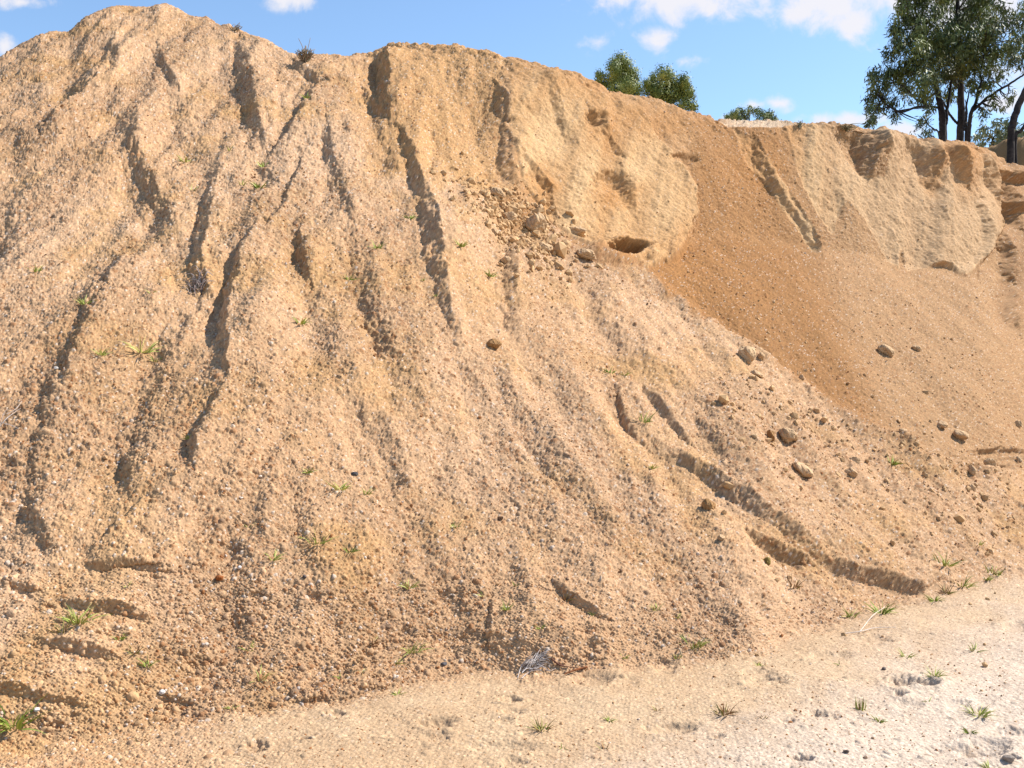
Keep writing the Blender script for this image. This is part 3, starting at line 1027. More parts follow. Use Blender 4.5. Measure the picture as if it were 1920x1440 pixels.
make_tree('gum_tree', 'many stemmed gum tree whose thin limb leans up to the right', 'tree', 28.2,
          [[(1814, 268, 0, 5.5), (1818, 225, 0, 5), (1828, 195, 0, 4), (1836, 160, 0, 3.2), (1834, 140, .1, 2.5), (1842, 90, .2, 1.6)],
           [(1822, 208, 0, 4), (1850, 185, -.2, 3.4), (1880, 165, -.4, 3), (1908, 148, -.5, 2.4), (1935, 135, -.6, 1.8)],
           [(1812, 262, .1, 4), (1810, 225, .2, 3.2), (1812, 195, .3, 2.4), (1815, 170, .3, 1.4)],
           [(1816, 262, 0, 3), (1806, 245, .1, 2.4), (1812, 215, .2, 1.8), (1808, 190, .2, 1)],
           [(1880, 165, -.4, 1.8), (1862, 150, -.3, 1.2), (1850, 138, -.2, .8)]],
          [(1860, 120, 26, 22), (1880, 90, 28, 30), (1900, 120, 24, 22), (1850, 155, 18, 14), (1875, 140, 16, 12), (1905, 75, 26, 30), (1880, 50, 26, 26), (1915, 30, 24, 30), (1865, 195, 10, 10), (1842, 205, 14, 14),
           (1890, 185, 8, 10), (1898, 178, 6, 14), (1850, 90, 24, 22), (1830, 165, 12, 14), (1925, 100, 24, 22), (1870, 15, 20, 22), (1935, 60, 30, 40), (1858, 178, 12, 9), (1880, 200, 6, 8)],
          73, .16, .036, 2.3, GR, sprays=11, radial=.4)
make_tree('gum_tree', 'gum tree at the right edge with a bare leaning dark trunk', 'tree', 25.5,
          [[(1894, 268, 0, 9), (1900, 235, 0, 9), (1908, 208, 0, 8.5), (1922, 176, 0, 8), (1945, 120, 0, 7), (1960, 40, 0, 5)],
           [(1902, 266, .1, 5), (1914, 246, .1, 4.5), (1930, 226, .1, 4), (1960, 190, .1, 3)]],
          [(1975, 60, 40, 40), (2000, 20, 50, 50), (1960, -10, 40, 40), (2010, 100, 40, 40), (1985, 180, 30, 24)],
          74, .15, .03, 1.1, GR)
make_tree('tree', 'pale grey green bushy tree low behind the leaning trunk', 'tree', 48.0,
          [[(1862, 285, 0, 1.8), (1860, 262, 0, 1.4), (1856, 240, 0, .8)], [(1882, 285, .3, 1.6), (1888, 262, .3, 1.2), (1896, 240, .3, .8)]],
          [(1835, 258, 14, 14), (1852, 240, 16, 14), (1872, 232, 16, 14), (1895, 236, 18, 14), (1915, 246, 16, 16), (1862, 262, 18, 14), (1882, 262, 20, 12), (1905, 266, 20, 10), (1838, 272, 12, 8), (1930, 255, 18, 18), (1875, 250, 18, 12)],
          75, .22, .07, 2.6, None, base=(.12, .15, .07), light=(.26, .28, .15))
make_tree('sapling', 'thin sapling with sparse leaves poking above the rim left of the trunks', 'sapling', 24.0,
          [[(1760, 262, 0, 1.6), (1748, 246, 0, 1.3), (1736, 230, 0, 1), (1726, 218, 0, .6)]],
          [(1728, 228, 8, 8), (1738, 236, 8, 6), (1740, 252, 6, 8), (1714, 246, 5, 4), (1750, 244, 6, 5), (1722, 254, 6, 3)],
          76, .10, .025, .55, None)
make_tree('tree', 'rounded green tree on the skyline taller and leftmost of the pair', 'tree', 62.0,
          [[(1170, 190, 0, 4), (1168, 160, 0, 3), (1166, 125, 0, 1.6)], [(1168, 170, 0, 2.4), (1140, 150, .3, 1.8), (1126, 145, .3, 1)], [(1170, 170, 0, 2.4), (1192, 150, .3, 1.4)]],
          [(1162, 116, 16, 13), (1150, 130, 12, 14), (1172, 134, 18, 14), (1186, 146, 12, 14), (1160, 152, 18, 14), (1178, 164, 20, 12), (1126, 146, 9, 12), (1122, 156, 7, 8), (1136, 158, 7, 6), (1150, 168, 14, 10), (1190, 170, 14, 12), (1168, 180, 20, 10), (1166, 125, 16, 14), (1145, 150, 9, 10), (1160, 205, 22, 16), (1186, 215, 18, 16), (1150, 225, 16, 14)],
          77, .13, .06, 4.2, 'trees on the skyline', base=(.11, .15, .03), light=(.31, .33, .085), droop=.5, sprays=34, radial=.75, grow=1.35, depth=.5)
make_tree('tree', 'rounded green tree on the skyline lower and right of its neighbour', 'tree', 62.0,
          [[(1250, 205, 0, 4), (1248, 170, 0, 3), (1246, 145, 0, 1.6)], [(1250, 180, 0, 2.4), (1280, 165, .3, 1.8), (1286, 150, .3, 1)], [(1250, 180, 0, 2.4), (1225, 165, .3, 1.4)]],
          [(1244, 138, 14, 11), (1228, 148, 12, 10), (1258, 150, 14, 12), (1244, 160, 20, 12), (1222, 166, 16, 12), (1270, 170, 16, 14), (1282, 152, 10, 12), (1290, 176, 10, 14), (1256, 178, 22, 12), (1285, 194, 12, 10), (1300, 200, 8, 10), (1236, 178, 20, 12), (1212, 156, 6, 8), (1278, 162, 12, 10), (1236, 215, 20, 16), (1262, 225, 22, 16), (1286, 232, 16, 14)],
          78, .13, .06, 4.2, 'trees on the skyline', base=(.11, .15, .03), light=(.31, .33, .085), droop=.5, sprays=34, radial=.75, grow=1.35, depth=.5)
make_tree('tree', 'small distant green tree crown just above the pale rim gravel', 'tree', 80.0,
          [[(1405, 240, 0, 1.1), (1400, 224, 0, .9), (1390, 212, 0, .5)], [(1406, 236, 0, 1.0), (1420, 224, .1, .8), (1434, 213, .1, .5)]],
          [(1378, 213, 12, 8), (1392, 208, 10, 7), (1408, 205, 10, 6), (1424, 208, 12, 7), (1440, 213, 12, 7), (1450, 222, 8, 6), (1382, 222, 16, 8), (1432, 222, 16, 8), (1364, 220, 8, 6), (1396, 218, 12, 6), (1448, 226, 10, 6), (1374, 226, 12, 6), (1390, 240, 16, 10), (1420, 242, 18, 10), (1440, 240, 12, 9)],
          79, .15, .07, 3.6, None, base=(.11, .15, .045), light=(.26, .29, .10), droop=.5, radial=.7, grow=1.15, depth=.5)


# ------------------------------------------------------------------ clods and stones
def ico(sub):
    import bmesh
    bm = bmesh.new()
    bmesh.ops.create_icosphere(bm, subdivisions=sub, radius=1)
    V = np.array([v.co[:] for v in bm.verts])
    Fq = np.array([[v.index for v in f_.verts] for f_ in bm.faces])
    bm.free()
    return V, Fq


ICO4, ICO4F = ico(5)
ICO1, ICO1F = ico(1)


def n3(V, s_, seed):
    return fbm(V[:, 0] * s_ + V[:, 2] * s_ * .63 + 3, V[:, 1] * s_ - V[:, 2] * s_ * .77 + 5, 4, seed)


def clod(name, label, cat, px, py, wpx, hpx, seed, lean=0.0, c=(.40, .235, .11), group=None, sink=.45, rough=1.25, mat=None):
    if wpx < 22 and mat is None:
        sink = .7
    p, nrm, mp = at(px, py + hpx * .35)
    rg = np.random.default_rng(seed)
    V = ICO4.copy()
    for _ in range(7):                                      # flat broken faces
        d = rg.normal(size=3)
        d /= np.linalg.norm(d)
        k_ = rg.uniform(.55, .85)
        ex = np.maximum(V @ d - k_, 0)
        V = V - ex[:, None] * d * .85
    V = V * (1 + (.20 * n3(V, 1.3, seed) + .09 * n3(V, 4, seed + 1) + .05 * n3(V, 11, seed + 2))[:, None] * rough)
    V = V * np.array((wpx * .47, (wpx + hpx) * .25, hpx * .52)) * mp
    ca, sa = math.cos(lean), math.sin(lean)
    V = np.stack([V[:, 0] * ca + V[:, 2] * sa, V[:, 1], -V[:, 0] * sa + V[:, 2] * ca], 1)
    k_ = np.clip(n3(ICO4, 3, seed + 5) + .5, 0, 1)[:, None]
    sp_ = np.clip(n3(ICO4, 16, seed + 6) * 1.2 + .5, 0, 1)[:, None]
    cc = np.array(c) * (1 - .3 * k_) * (.75 + .5 * sp_)
    o = mesh_obj(name, V, ICO4F, mat or M_clod, cc)
    o.location = p + np.array((0, 0, 1)) * hpx * .5 * mp * (1 - sink) - nrm * 0
    tag(o, label, cat, group)
    return o


CG = 'clods of earth fallen on the slope'
for i, a in enumerate([
    (1002, 424, 42, 46, 'big upright tan clod at the middle of the debris under the cliff', .1),
    (1006, 394, 16, 30, 'narrow upright clod standing just above the big debris clod', .15),
    (934, 362, 34, 22, 'broad clod at the upper left of the cliff debris', .2),
    (955, 408, 26, 22, 'rounded clod left of the big upright debris clod', 0),
    (1076, 440, 48, 18, 'flat slab of earth lying right of the big debris clod', .15),
    (1016, 468, 38, 22, 'low wide clod just below the big debris clod', .2),
    (1094, 482, 54, 22, 'long low crusted clod under the flat slab by the cliff hole', .3),
    (946, 488, 22, 14, 'small clod alone at the lower left of the cliff debris', 0),
    (922, 440, 20, 14, 'small clod at the left edge of the cliff debris', 0),
    (978, 440, 18, 14, 'small clod touching the left of the big debris clod', 0),
    (1392, 674, 40, 32, 'large tan clod on the ridge where heap meets scree', .35),
    (1420, 676, 14, 20, 'small clod just right of the large ridge clod', 0),
    (1412, 712, 30, 12, 'low clod just below the large ridge clod', .4),
    (1472, 816, 42, 36, 'round tan boulder of earth with a dark hollow to its left', .1),
    (1442, 818, 16, 30, 'thin rusty clod left of the round earth boulder', -.2),
    (1506, 882, 52, 26, 'long clod lying diagonally below the round earth boulder', .6),
    (1598, 866, 20, 14, 'small clod right of the round earth boulder, upper of two', 0),
    (1592, 890, 26, 18, 'small clod right of the long diagonal clod, lower of two', .2),
    (1716, 652, 20, 14, 'small pointed clod high on the smooth scree', .2),
    (1662, 654, 34, 24, 'low crusted patch of earth left of the pointed scree clod', .6),
    (1498, 712, 12, 12, 'tiny clod on the heap ridge above the round boulder', 0),
    (1800, 812, 38, 18, 'broad clod at the foot of the scree, upper right', .1),
    (1766, 794, 24, 16, 'small clod just left of the broad scree foot clod', 0),
    (1680, 824, 16, 12, 'small rounded clod below the end of the scree', 0),
    (1812, 888, 18, 28, 'tall thin clod at the right of the gravel flank', .2),
    (1842, 880, 22, 20, 'clod just right of the tall thin flank clod', 0),
    (1815, 920, 16, 16, 'small clod directly below the tall thin flank clod', 0),
    (1906, 864, 14, 14, 'small tan clod at the right edge by the wheel ruts', 0),
    (1908, 792, 16, 14, 'small clod at the right edge above the wheel ruts', 0),
    (1330, 942, 26, 26, 'rusty clod at the lip of the big right hand gully', .2),
    (1438, 1046, 18, 18, 'mossy small clod in the mouth of the big gully', 0),
    (926, 642, 30, 22, 'brown clod with a stone look alone on mid slope', 0),
    (1560, 968, 20, 14, 'clod in the upper gully on the right flank', .2),
    (1400, 838, 14, 12, 'tiny clod left of the round earth boulder and below', 0),
    (1352, 1010, 16, 12, 'tiny clod on the left shoulder of the big gully', 0)]):
    clod('earth_clod', a[4], 'clod', a[0], a[1], a[2], a[3], 500 + i * 11, a[5], group=CG,
         c=(.36, .20, .085) if 'rusty' in a[4] or 'brown' in a[4] else ((.24, .17, .05) if 'mossy' in a[4] else (.55, .365, .205)))
for i, a in enumerate([
    (666, 881, 16, 9, 'flat dark grey stone on the middle of the gravel slope', (.09, .085, .085)),
    (832, 1243, 14, 9, 'dark grey stone near the toe left of the dead grass', (.10, .09, .09)),
    (1890, 1422, 26, 13, 'grey stone at the bottom right corner of the pit floor', (.28, .23, .19)),
    (1585, 1415, 12, 7, 'small dark stone at the bottom of the pale floor', (.12, .09, .07)),
    (1656, 1255, 10, 7, 'small dark stone on the pale floor above the hoof hollow', (.12, .10, .09)),
    (412, 1078, 18, 11, 'rust red stone right of the topmost footstep ledge', (.30, .10, .03)),
    (303, 1297, 14, 10, 'white quartz stone above the small ledge at lower left', (.62, .56, .50)),
    (450, 1060, 9, 7, 'white quartz stone on the slope right of the rust red stone', (.66, .60, .55)),
    (104, 690, 9, 7, 'white quartz stone in the coarse gully at left', (.62, .57, .52)),
    (70, 1340, 11, 8, 'white stone beside the big grass tuft at bottom left', (.60, .56, .52)),
    (570, 1082, 10, 8, 'dark stone in the gravel left of the middle toe', (.10, .08, .075)),
    (935, 982, 12, 8, 'dark brown stone on the lower middle of the heap', (.13, .07, .04))]):
    clod('stone', a[4], 'stone', a[0], a[1], a[2], a[3], 900 + i * 13, 0, c=a[5], sink=.35, rough=.6, mat=M_stone, group='single stones that stand out')


def gravel():
    rg = np.random.default_rng(9)
    n = 26000
    ii = rg.integers(60, NF - 8, n * 4)
    jj = rg.integers(len(left) + 4, NX - len(right) - 4, n * 4)
    keep = rg.random(n * 4) < np.clip(.10 + 1.0 * coarse[ii, jj] + .03 * floor_w[ii, jj] + .02 * scree_w[ii, jj], 0, 1) * .5 * np.clip(DD[ii, jj] / 9, .3, 1)
    ii, jj = ii[keep][:n], jj[keep][:n]
    size = rg.lognormal(-5.38, .36, len(ii)) * (1 - .3 * floor_w[ii, jj])                # about 7 mm half width
    size *= 1 + .4 * sstep(DD[ii, jj], 7, 12)
    pts = P[ii, jj]
    # broken earth under the cliff
    m = 900
    ex = rg.normal(970, 52, m) + 0
    ey = 425 + (ex - 970) * .62 + rg.normal(0, 34, m)
    px2 = [at(x, y) for x, y in zip(ex, ey)]
    pts2 = np.array([q[0] for q in px2])
    s2 = rg.lognormal(-4.0, .5, m)
    m3 = 420
    ex = rg.uniform(1330, 1900, m3)
    ey = 700 + (ex - 1330) * .36 + rg.exponential(70, m3)
    pts3 = np.array([at(x, y)[0] for x, y in zip(ex, ey)])
    s3 = rg.lognormal(-4.3, .45, m3)
    m4 = 420
    ex = rg.uniform(1280, 1860, m4)
    ey = 520 + (ex - 1280) * .42 + rg.normal(0, 70, m4)
    pts4 = np.array([at(x, y)[0] for x, y in zip(ex, ey)])
    s4 = rg.lognormal(-4.75, .4, m4)
    nb = m + m3 + m4
    pts = np.vstack([pts, pts2, pts3, pts4])
    size = np.concatenate([size, s2, s3, s4])
    n = len(pts)
    R = rg.normal(size=(n, 3, 3))
    q, _ = np.linalg.qr(R)
    sc3 = size[:, None] * rg.uniform(.7, 1.3, (n, 3))
    base = ICO1[None] * (1 + rg.uniform(-.34, .30, (n, len(ICO1), 1)))
    V = np.einsum('nij,nkj->nki', q, base * sc3[:, None, :]) + pts[:, None, :]
    V[:, :, 2] += (size * .15)[:, None]
    Fq = (ICO1F[None] + (np.arange(n) * len(ICO1))[:, None, None]).reshape(-1, 3)
    r = rg.random(n)
    c = np.where((r < .07)[:, None], (.54, .44, .36), np.where((r < .30)[:, None], (.28, .12, .045), np.where((r < .35)[:, None], (.20, .125, .08), (.44, .27, .14))))
    c[-nb:] = np.array((.46, .29, .145))
    c = c * rg.uniform(.8, 1.15, (n, 1))
    o = mesh_obj('loose_gravel', V.reshape(-1, 3), Fq, M_stone, np.repeat(c, len(ICO1), 0), smooth=False)
    tag(o, 'loose stones and crumbs scattered over the gravel slope', 'gravel', None, 'stuff')


gravel()


# ------------------------------------------------------------------ grass
def blades(n, L, wd, spread, rg, cols, segs=4, bend=.5, r0=.25, nrm=(0, 0, 1)):
    Vs, Qs, Cs = [], [], []
    up = np.array((0, 0, 1.0)) * .8 + np.array(nrm) * .2
    up /= np.linalg.norm(up)
    for k_ in range(n):
        a = rg.uniform(0, 2 * math.pi)
        out_ = np.array((math.cos(a), math.sin(a), 0))
        tilt = abs(rg.normal(0, spread))
        d = up + out_ * tilt
        d /= np.linalg.norm(d)
        l = L * rg.uniform(.45, 1.0)
        p = out_ * L * r0 * rg.random() ** .7
        side = np.cross(d, (rg.normal(), rg.normal(), .2))
        side /= np.linalg.norm(side)
        c = np.array(cols[rg.integers(0, len(cols))]) * rg.uniform(.75, 1.2)
        b0 = sum(len(v) for v in Vs)
        v = []
        for q in range(segs + 1):
            w_ = wd * (1 - (q / segs) ** 1.6) * .5 + .0003
            v += [p + side * w_, p - side * w_]
            d = d + np.array((out_[0] * bend * .3, out_[1] * bend * .3, -bend * .22)) * rg.uniform(.4, 1.2)
            d /= np.linalg.norm(d)
            p = p + d * l / segs
        Vs.append(np.array(v))
        Cs.append(np.repeat(c[None], len(v), 0))
        for q in range(segs):
            Qs.append((b0 + 2 * q, b0 + 2 * q + 1, b0 + 2 * q + 3, b0 + 2 * q + 2))
    return np.vstack(Vs), np.array(Qs), np.vstack(Cs)


GREEN = [(.17, .23, .035), (.24, .29, .05), (.31, .34, .08)]
YELL = [(.36, .38, .09), (.44, .42, .14), (.28, .34, .07)]
DRY = [(.30, .17, .07), (.20, .10, .04), (.36, .26, .12), (.24, .22, .06)]
TUFTS = [
    (493, 302, 20, 'G', 'small dense green tuft at the foot of the upper shadowed gully'),
    (346, 285, 30, 'Y', 'sparse yellow green tuft on the upper left slope'),
    (485, 351, 26, 'G', 'spreading green tuft right of the upper left slope middle'),
    (358, 344, 20, 'Y', 'thin yellow tuft between the two upper left gullies'),
    (452, 342, 20, 'Y', 'faint yellow tuft just left of the spreading green tuft'),
    (428, 279, 20, 'Y', 'faint pale tuft above the spreading green tuft'),
    (64, 499, 24, 'Y', 'lone tuft near the left edge at mid height'),
    (262, 642, 46, 'Y', 'largest tuft on the left slope, wide and yellow green'),
    (291, 655, 24, 'Y', 'short tuft leaning beside the largest left slope tuft'),
    (190, 666, 26, 'Y', 'small tuft left of the largest left slope tuft'),
    (283, 553, 16, 'Y', 'faint tuft above the largest left slope tuft'),
    (160, 572, 26, 'Y', 'tuft among dark coarse stones in the left gully'),
    (770, 398, 20, 'G', 'dark green tuft in the shadow of the middle gully'),
    (708, 457, 22, 'G', 'green tuft left of the middle gully'),
    (655, 508, 20, 'G', 'bright green tuft further left of the middle gully'),
    (855, 473, 26, 'Y', 'yellow green tuft right of the middle gully'),
    (917, 513, 24, 'G', 'flat bright green tuft left of the cliff debris'),
    (793, 522, 12, 'G', 'tiny green sprout at the left edge of the middle gully'),
    (811, 556, 14, 'G', 'tiny green sprout inside the lower middle gully'),
    (576, 197, 18, 'G', 'green tuft high in the long shadowed gully under the saddle'),
    (562, 602, 28, 'Y', 'broad pale tuft right of the great shadowed ridge'),
    (537, 727, 26, 'G', 'two bladed tuft on the slope below the great ridge'),
    (356, 830, 22, 'Y', 'tuft at the top of the lowest shadow patch on the left'),
    (574, 888, 24, 'G', 'tuft left of the pale patch of grass mid slope'),
    (636, 908, 34, 'Y', 'tall pale tuft in the middle of the gravel slope'),
    (686, 918, 22, 'Y', 'pale tuft just below the flat dark grey stone'),
    (592, 1011, 36, 'G', 'green tuft alone on the lower slope centre left'),
    (655, 1029, 24, 'G', 'low flat green tuft right of the lone lower slope tuft'),
    (511, 1044, 28, 'Y', 'yellow tuft left of the lone lower slope tuft'),
    (466, 986, 18, 'Y', 'small tuft above the yellow lower slope tuft'),
    (851, 985, 22, 'Y', 'small yellow tuft on the lower middle slope'),
    (767, 1093, 30, 'Y', 'pale tuft on the lower slope left of the dark crease'),
    (902, 1122, 20, 'Y', 'thin tuft at the top of the dark vertical crease'),
    (966, 1106, 16, 'G', 'thin green blades right of the dark vertical crease'),
    (950, 1152, 26, 'Y', 'wispy pale tuft right of the dark vertical crease'),
    (1011, 1190, 20, 'G', 'neat green sprout just above the dead grass heap'),
    (775, 1203, 38, 'Y', 'wide straggling tuft above the toe at centre left'),
    (705, 1188, 26, 'D', 'brownish tuft left of the wide straggling tuft'),
    (748, 1228, 22, 'Y', 'small tuft just under the wide straggling tuft'),
    (1058, 1122, 26, 'D', 'dark olive tuft at the top of the short toe gully'),
    (1110, 1150, 16, 'Y', 'yellow sprout at the low end of the short toe gully'),
    (1204, 786, 32, 'G', 'bright green tuft in the twin creases right of centre'),
    (1141, 696, 20, 'G', 'green tuft above the twin creases, left of two'),
    (1171, 698, 18, 'Y', 'yellow tuft above the twin creases, right of two'),
    (1222, 872, 20, 'Y', 'upright yellow tuft left of the big gully head'),
    (1665, 872, 26, 'G', 'vivid green tuft alone among the clods on the right flank'),
    (1300, 1203, 38, 'Y', 'olive tuft on the dark coarse toe right of centre'),
    (1228, 1144, 22, 'Y', 'yellow tuft above the olive tuft on the coarse toe'),
    (1268, 1150, 16, 'Y', 'small tuft right of the yellow coarse toe tuft'),
    (1422, 1242, 22, 'Y', 'small tuft at the toe where the steep gravel ends'),
    (1437, 1044, 14, 'Y', 'grass sprouting from the mossy clod in the gully'),
    (1490, 1090, 32, 'D', 'olive brown tuft on the small ridge below the big gully'),
    (1595, 1150, 28, 'Y', 'yellow tuft by the white twig at the toe'),
    (1653, 1142, 40, 'G', 'wide green tuft at the toe above the white twig'),
    (1762, 1062, 36, 'Y', 'pale tuft at the end of the right hand ridge'),
    (1802, 1092, 36, 'Y', 'yellow tuft where the right ridge meets the floor'),
    (1772, 1106, 28, 'D', 'straw coloured tuft just under the right ridge end'),
    (1862, 1066, 34, 'G', 'olive tuft with long blades near the right edge'),
    (1848, 1086, 22, 'Y', 'short yellow tuft under the long bladed right tuft'),
    (1752, 1122, 26, 'Y', 'yellow tuft at the toe left of the straw coloured tuft'),
    (1830, 1020, 22, 'Y', 'thin pale blades on the right flank above the toe'),
    (1698, 1222, 34, 'Y', 'thin spreading tuft at the edge of the pale floor'),
    (1826, 1210, 30, 'Y', 'upright thin tuft on the pale floor near the right edge'),
    (1573, 1244, 24, 'G', 'two bladed sprout where tan sand turns pale'),
    (1752, 1268, 36, 'Y', 'yellow tuft right of the hoof hollows'),
    (1834, 1326, 48, 'Y', 'largest pale floor tuft, long blades, right side'),
    (1614, 1320, 40, 'R', 'tall reddish green stalk standing on the pale floor'),
    (1646, 1342, 28, 'Y', 'flat yellow tuft right of the tall reddish stalk'),
    (1818, 1366, 30, 'G', 'green tuft below the largest pale floor tuft'),
    (1740, 1312, 22, 'Y', 'single slanting blade below the hoof hollows'),
    (1856, 1428, 34, 'Y', 'pale tuft at the bottom right beside the grey stone'),
    (1358, 1330, 46, 'D', 'brown dried tuft at the centre of the pit floor'),
    (1432, 1350, 22, 'D', 'small reddish sprig right of the brown dried tuft'),
    (1015, 1358, 46, 'E', 'brown green tuft below the dead grass heap'),
    (1132, 1396, 30, 'D', 'reddish branched sprig near the bottom centre'),
    (1141, 1342, 26, 'G', 'small sprout right of the brown green tuft'),
    (1054, 1398, 20, 'Y', 'faint tuft at the bottom below the brown green tuft'),
    (1232, 1327, 20, 'D', 'thin dry sprig left of the brown dried tuft'),
    (22, 1345, 74, 'G', 'biggest greenest tuft at the bottom left corner'),
    (146, 1165, 52, 'Y', 'tall straw tuft crossing the second footstep ledge'),
    (118, 1190, 34, 'D', 'dry reddish tuft left of the tall straw tuft'),
    (224, 1198, 26, 'G', 'small green tuft between the second and third ledges'),
    (252, 1224, 28, 'D', 'dry twiggy tuft right of the third footstep ledge'),
    (275, 1247, 26, 'G', 'green tuft right of and below the third ledge'),
    (194, 1244, 26, 'D', 'thin curved dry stalk in front of the third ledge'),
    (237, 1106, 18, 'Y', 'faint tuft under the topmost footstep ledge'),
    (488, 1262, 36, 'Y', 'tall thin tuft on the lower left slope near the toe'),
    (466, 1205, 24, 'G', 'green sprig above the tall thin toe tuft'),
    (434, 1326, 18, 'Y', 'faint tuft at the toe below the tall thin tuft'),
    (262, 1388, 24, 'D', 'dry sprig on the sand at the bottom left'),
    (640, 1260, 18, 'Y', 'faint tuft on the toe left of centre'),
    (680, 1250, 20, 'Y', 'pale tuft on the toe beside the faint one'),
    (745, 1300, 20, 'Y', 'pale tuft at the very edge of the toe step'),
    (1170, 1228, 20, 'Y', 'tuft at the toe right of the brown stick'),
    (1268, 1232, 22, 'Y', 'tuft by the bark strip at the toe')]
rg_ = np.random.default_rng(33)
for (px, py, sz, ty, lab) in TUFTS:
    p, nrm, mp = at(px, py + sz * .25)
    L = sz * mp * (.72 if py > 1215 and px > 900 else 1.0)
    n = int(np.clip(sz * .85, 9, 60))
    colr, spread, bend = {'G': (GREEN + YELL[2:], .75, .8), 'Y': (YELL + GREEN[2:], .7, .8), 'D': (DRY, .8, .6), 'E': (DRY + GREEN, .9, .5), 'R': (DRY[:2] + YELL, .12, .1)}[ty]
    if 'faint' in lab or 'thin' in lab or 'sprig' in lab or 'sparse' in lab:
        n = max(4, n // 2)
    if 'single slanting' in lab or 'curved dry stalk' in lab or 'two bladed' in lab:
        n = 3
    if 'biggest' in lab:
        n = 70
    if 'largest left slope tuft, wide' in lab or 'wide' in lab:
        spread = .85
    wd = max(.0035, .11 * L ** .5 * .12) * 1.5 * np.clip(mp / .0032, .9, 2.4)
    V, Q, c = blades(n, L, wd, spread, rg_, colr, bend=bend, r0=.4 if sz > 30 else .3, nrm=nrm)
    o = mesh_obj('grass_tuft', V, Q, M_grass, c)
    o.location = p - np.array((0, 0, .004))
    tag(o, lab, 'grass tuft', 'grass tufts growing on the gravel')


# ------------------------------------------------------------------ dry sticks and dead plants
def strand_obj(name, label, cat, lines, cols, mat=M_twig, group=None, seed=1):
    """lines: lists of (px, py, lift m, radius m)"""
    rg = np.random.default_rng(seed)
    parts, cc = [], []
    org = None
    for ln in lines:
        ct = []
        for (px, py, lift, r) in ln:
            p, nrm, mp = at(px, py)
            ct.append((*(p + np.array((0, 0, lift))), r))
        if org is None:
            org = np.array(ct[0][:3])
        cv = curve(ct, 6) if len(ct) > 2 else np.array([np.array(ct[0]) * (1 - q) + np.array(ct[1]) * q for q in np.linspace(0, 1, 7)])
        V, Q = tube(cv[:, :3], cv[:, 3], 6)
        parts.append((V, Q))
        cc.append(np.repeat((np.array(cols[rg.integers(0, len(cols))]) * rg.uniform(.8, 1.2))[None], len(V), 0))
    V, Q = join(parts)
    o = mesh_obj(name, V - org, Q, mat, np.vstack(cc))
    o.location = org
    tag(o, label, cat, group)
    return o


rg = np.random.default_rng(8)
PALE = [(.42, .36, .32), (.30, .25, .22), (.52, .47, .44), (.20, .16, .14)]
ls = []
for i in range(60):                                       # matted dead grass, lying along one direction
    x, y = rg.uniform(975, 1016), 0
    y = 1262 - (x - 970) * .36 + rg.normal(0, 5)
    l = rg.uniform(14, 34)
    a = math.radians(-28) + rg.normal(0, .28)
    ls.append([(x, y, .004 + rg.random() * .015, .0016), (x + l * .5 * math.cos(a), y + l * .5 * math.sin(a), .008 + rg.random() * .022, .0016), (x + l * math.cos(a), y + l * math.sin(a), .004 + rg.random() * .012, .0010)])
ls += [[(970, 1268, .004, .002), (976, 1258, .02, .002), (983, 1250, .03, .0018)], [(978, 1252, .03, .002), (990, 1258, .025, .002), (1000, 1264, .01, .0015)],
       [(1020, 1258, .01, .002), (1032, 1260, .012, .002), (1041, 1256, .012, .0015)]]
strand_obj('dead_grass', 'matted bundle of bleached dead grass lying at the toe', 'dead grass', ls, PALE, seed=2)
strand_obj('stick', 'reddish brown stick lying on the sand at the toe', 'stick', [[(1058, 1268, .010, .004), (1076, 1263, .014, .006), (1100, 1258, .016, .007)]], [(.20, .075, .03)], M_bark)
strand_obj('stick', 'dark forked twig right of the dead grass bundle', 'stick', [[(1034, 1243, .012, .006), (1048, 1251, .012, .005), (1062, 1253, .01, .003), (1090, 1257, .006, .0015)], [(1048, 1251, .01, .003), (1056, 1250, .01, .002)]], [(.13, .06, .04)], M_bark)
strand_obj('twig', 'long thin white twig lying at the toe on the right', 'twig', [[(1580, 1189, .006, .003), (1612, 1188, .012, .003), (1640, 1181, .014, .0026), (1680, 1180, .006, .0016)], [(1612, 1187, .012, .0024), (1636, 1166, .03, .002), (1658, 1148, .03, .0014)]], [(.55, .47, .40)])
strand_obj('bark_strip', 'tan strip of bark standing in the toe gravel', 'bark', [[(1268, 1222, .004, .005), (1272, 1228, .02, .006), (1276, 1234, .004, .004)]], [(.42, .30, .19)])
strand_obj('dry_stalk', 'bleached dry stalks at the left edge of the slope', 'dry stalks', [[(-6, 800, .01, .003), (10, 790, .03, .003), (28, 772, .03, .002), (36, 762, .02, .0012)], [(-4, 806, .02, .002), (8, 780, .05, .002), (22, 776, .05, .0014)], [(0, 790, .01, .002), (20, 800, .02, .002), (34, 806, .01, .0012)], [(10, 775, .02, .002), (26, 770, .04, .0015), (40, 752, .02, .001)]], PALE[:3])
ls = []
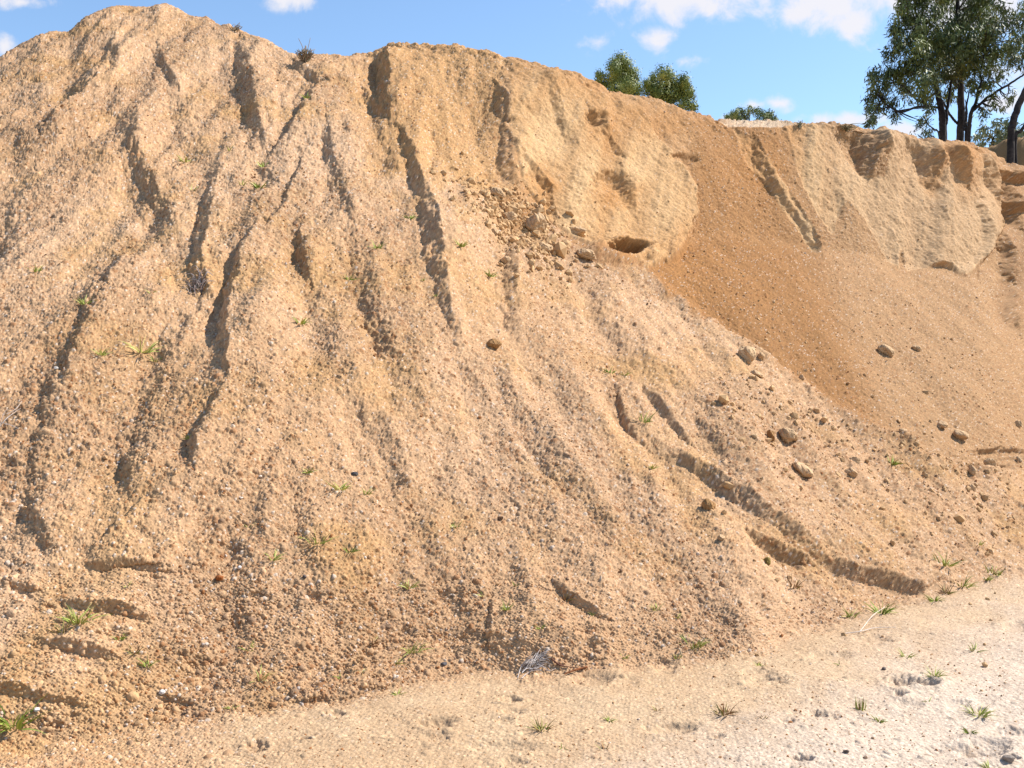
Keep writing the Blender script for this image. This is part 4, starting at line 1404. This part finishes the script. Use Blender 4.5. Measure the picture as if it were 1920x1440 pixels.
for i in range(46):
    a = rg.uniform(math.pi, 2 * math.pi)
    x, y = 372 + rg.normal(0, 9), 532 + rg.normal(0, 6)
    l = rg.uniform(8, 26)
    ls.append([(x, y, .0, .003), (x + l * .5 * math.cos(a), y + l * .4 * math.sin(a) , .04, .0026), (x + l * math.cos(a) * 1.2, y - 2 + l * .5 * math.sin(a), .02 + .05 * rg.random(), .0016)])
strand_obj('dead_grass', 'dark root bound dead grass clump at the foot of the left gully', 'dead grass', ls, [(.14, .09, .07), (.26, .19, .16), (.34, .28, .25)], seed=5)


def dry_shrub(name, label, px, py, wpx, hpx, n, cols, seed, wisps=0):
    n = int(n * .8)
    rg = np.random.default_rng(seed)
    p, nrm, mp = at(px, py)
    parts, cc = [], []
    for i in range(n):
        a = rg.uniform(0, 2 * math.pi)
        q = rg.random() ** .6
        tall = 1.0 + (rg.uniform(.6, 1.3) if i < wisps else 0)
        tip = np.array((math.cos(a) * wpx * .5 * q, math.sin(a) * wpx * .4 * q, hpx * tall * (1 - .45 * q) * rg.uniform(.6, 1.1))) * mp
        mid_ = tip * .5 + rg.normal(size=3) * wpx * mp * .06 + np.array((0, 0, hpx * mp * .08))
        cv = curve([(*(tip * .02 + rg.normal(size=3) * mp * 2), .006), (*mid_, .0045), (*tip, .003)], 5)
        V, Q = tube(cv[:, :3], cv[:, 3], 4)
        parts.append((V, Q))
        cc.append(np.repeat((np.array(cols[rg.integers(0, len(cols))]) * rg.uniform(.7, 1.2))[None], len(V), 0))
    V, Q = join(parts)
    o = mesh_obj(name, V, Q, M_twig, np.vstack(cc))
    o.location = p
    tag(o, label, 'shrub')


dry_shrub('dry_shrub', 'dry brown shrub on the saddle of the skyline', 573, 124, 44, 30, 150, [(.20, .14, .09), (.28, .20, .13), (.16, .14, .08), (.36, .27, .18)], 3, 5)
dry_shrub('dry_shrub', 'wisp of dry grass on the right shoulder of the peak', 440, 56, 34, 14, 26, [(.34, .25, .16), (.22, .17, .10)], 4, 3)
dry_shrub('dry_shrub', 'tiny grey weed on the rim left of the big alcove', 1498, 240, 22, 14, 24, [(.16, .17, .10), (.25, .22, .15)], 5, 1)
dry_shrub('dry_shrub', 'low dark weeds along the rim above the big alcove', 1585, 240, 60, 10, 60, [(.13, .12, .06), (.22, .17, .10)], 6, 2)
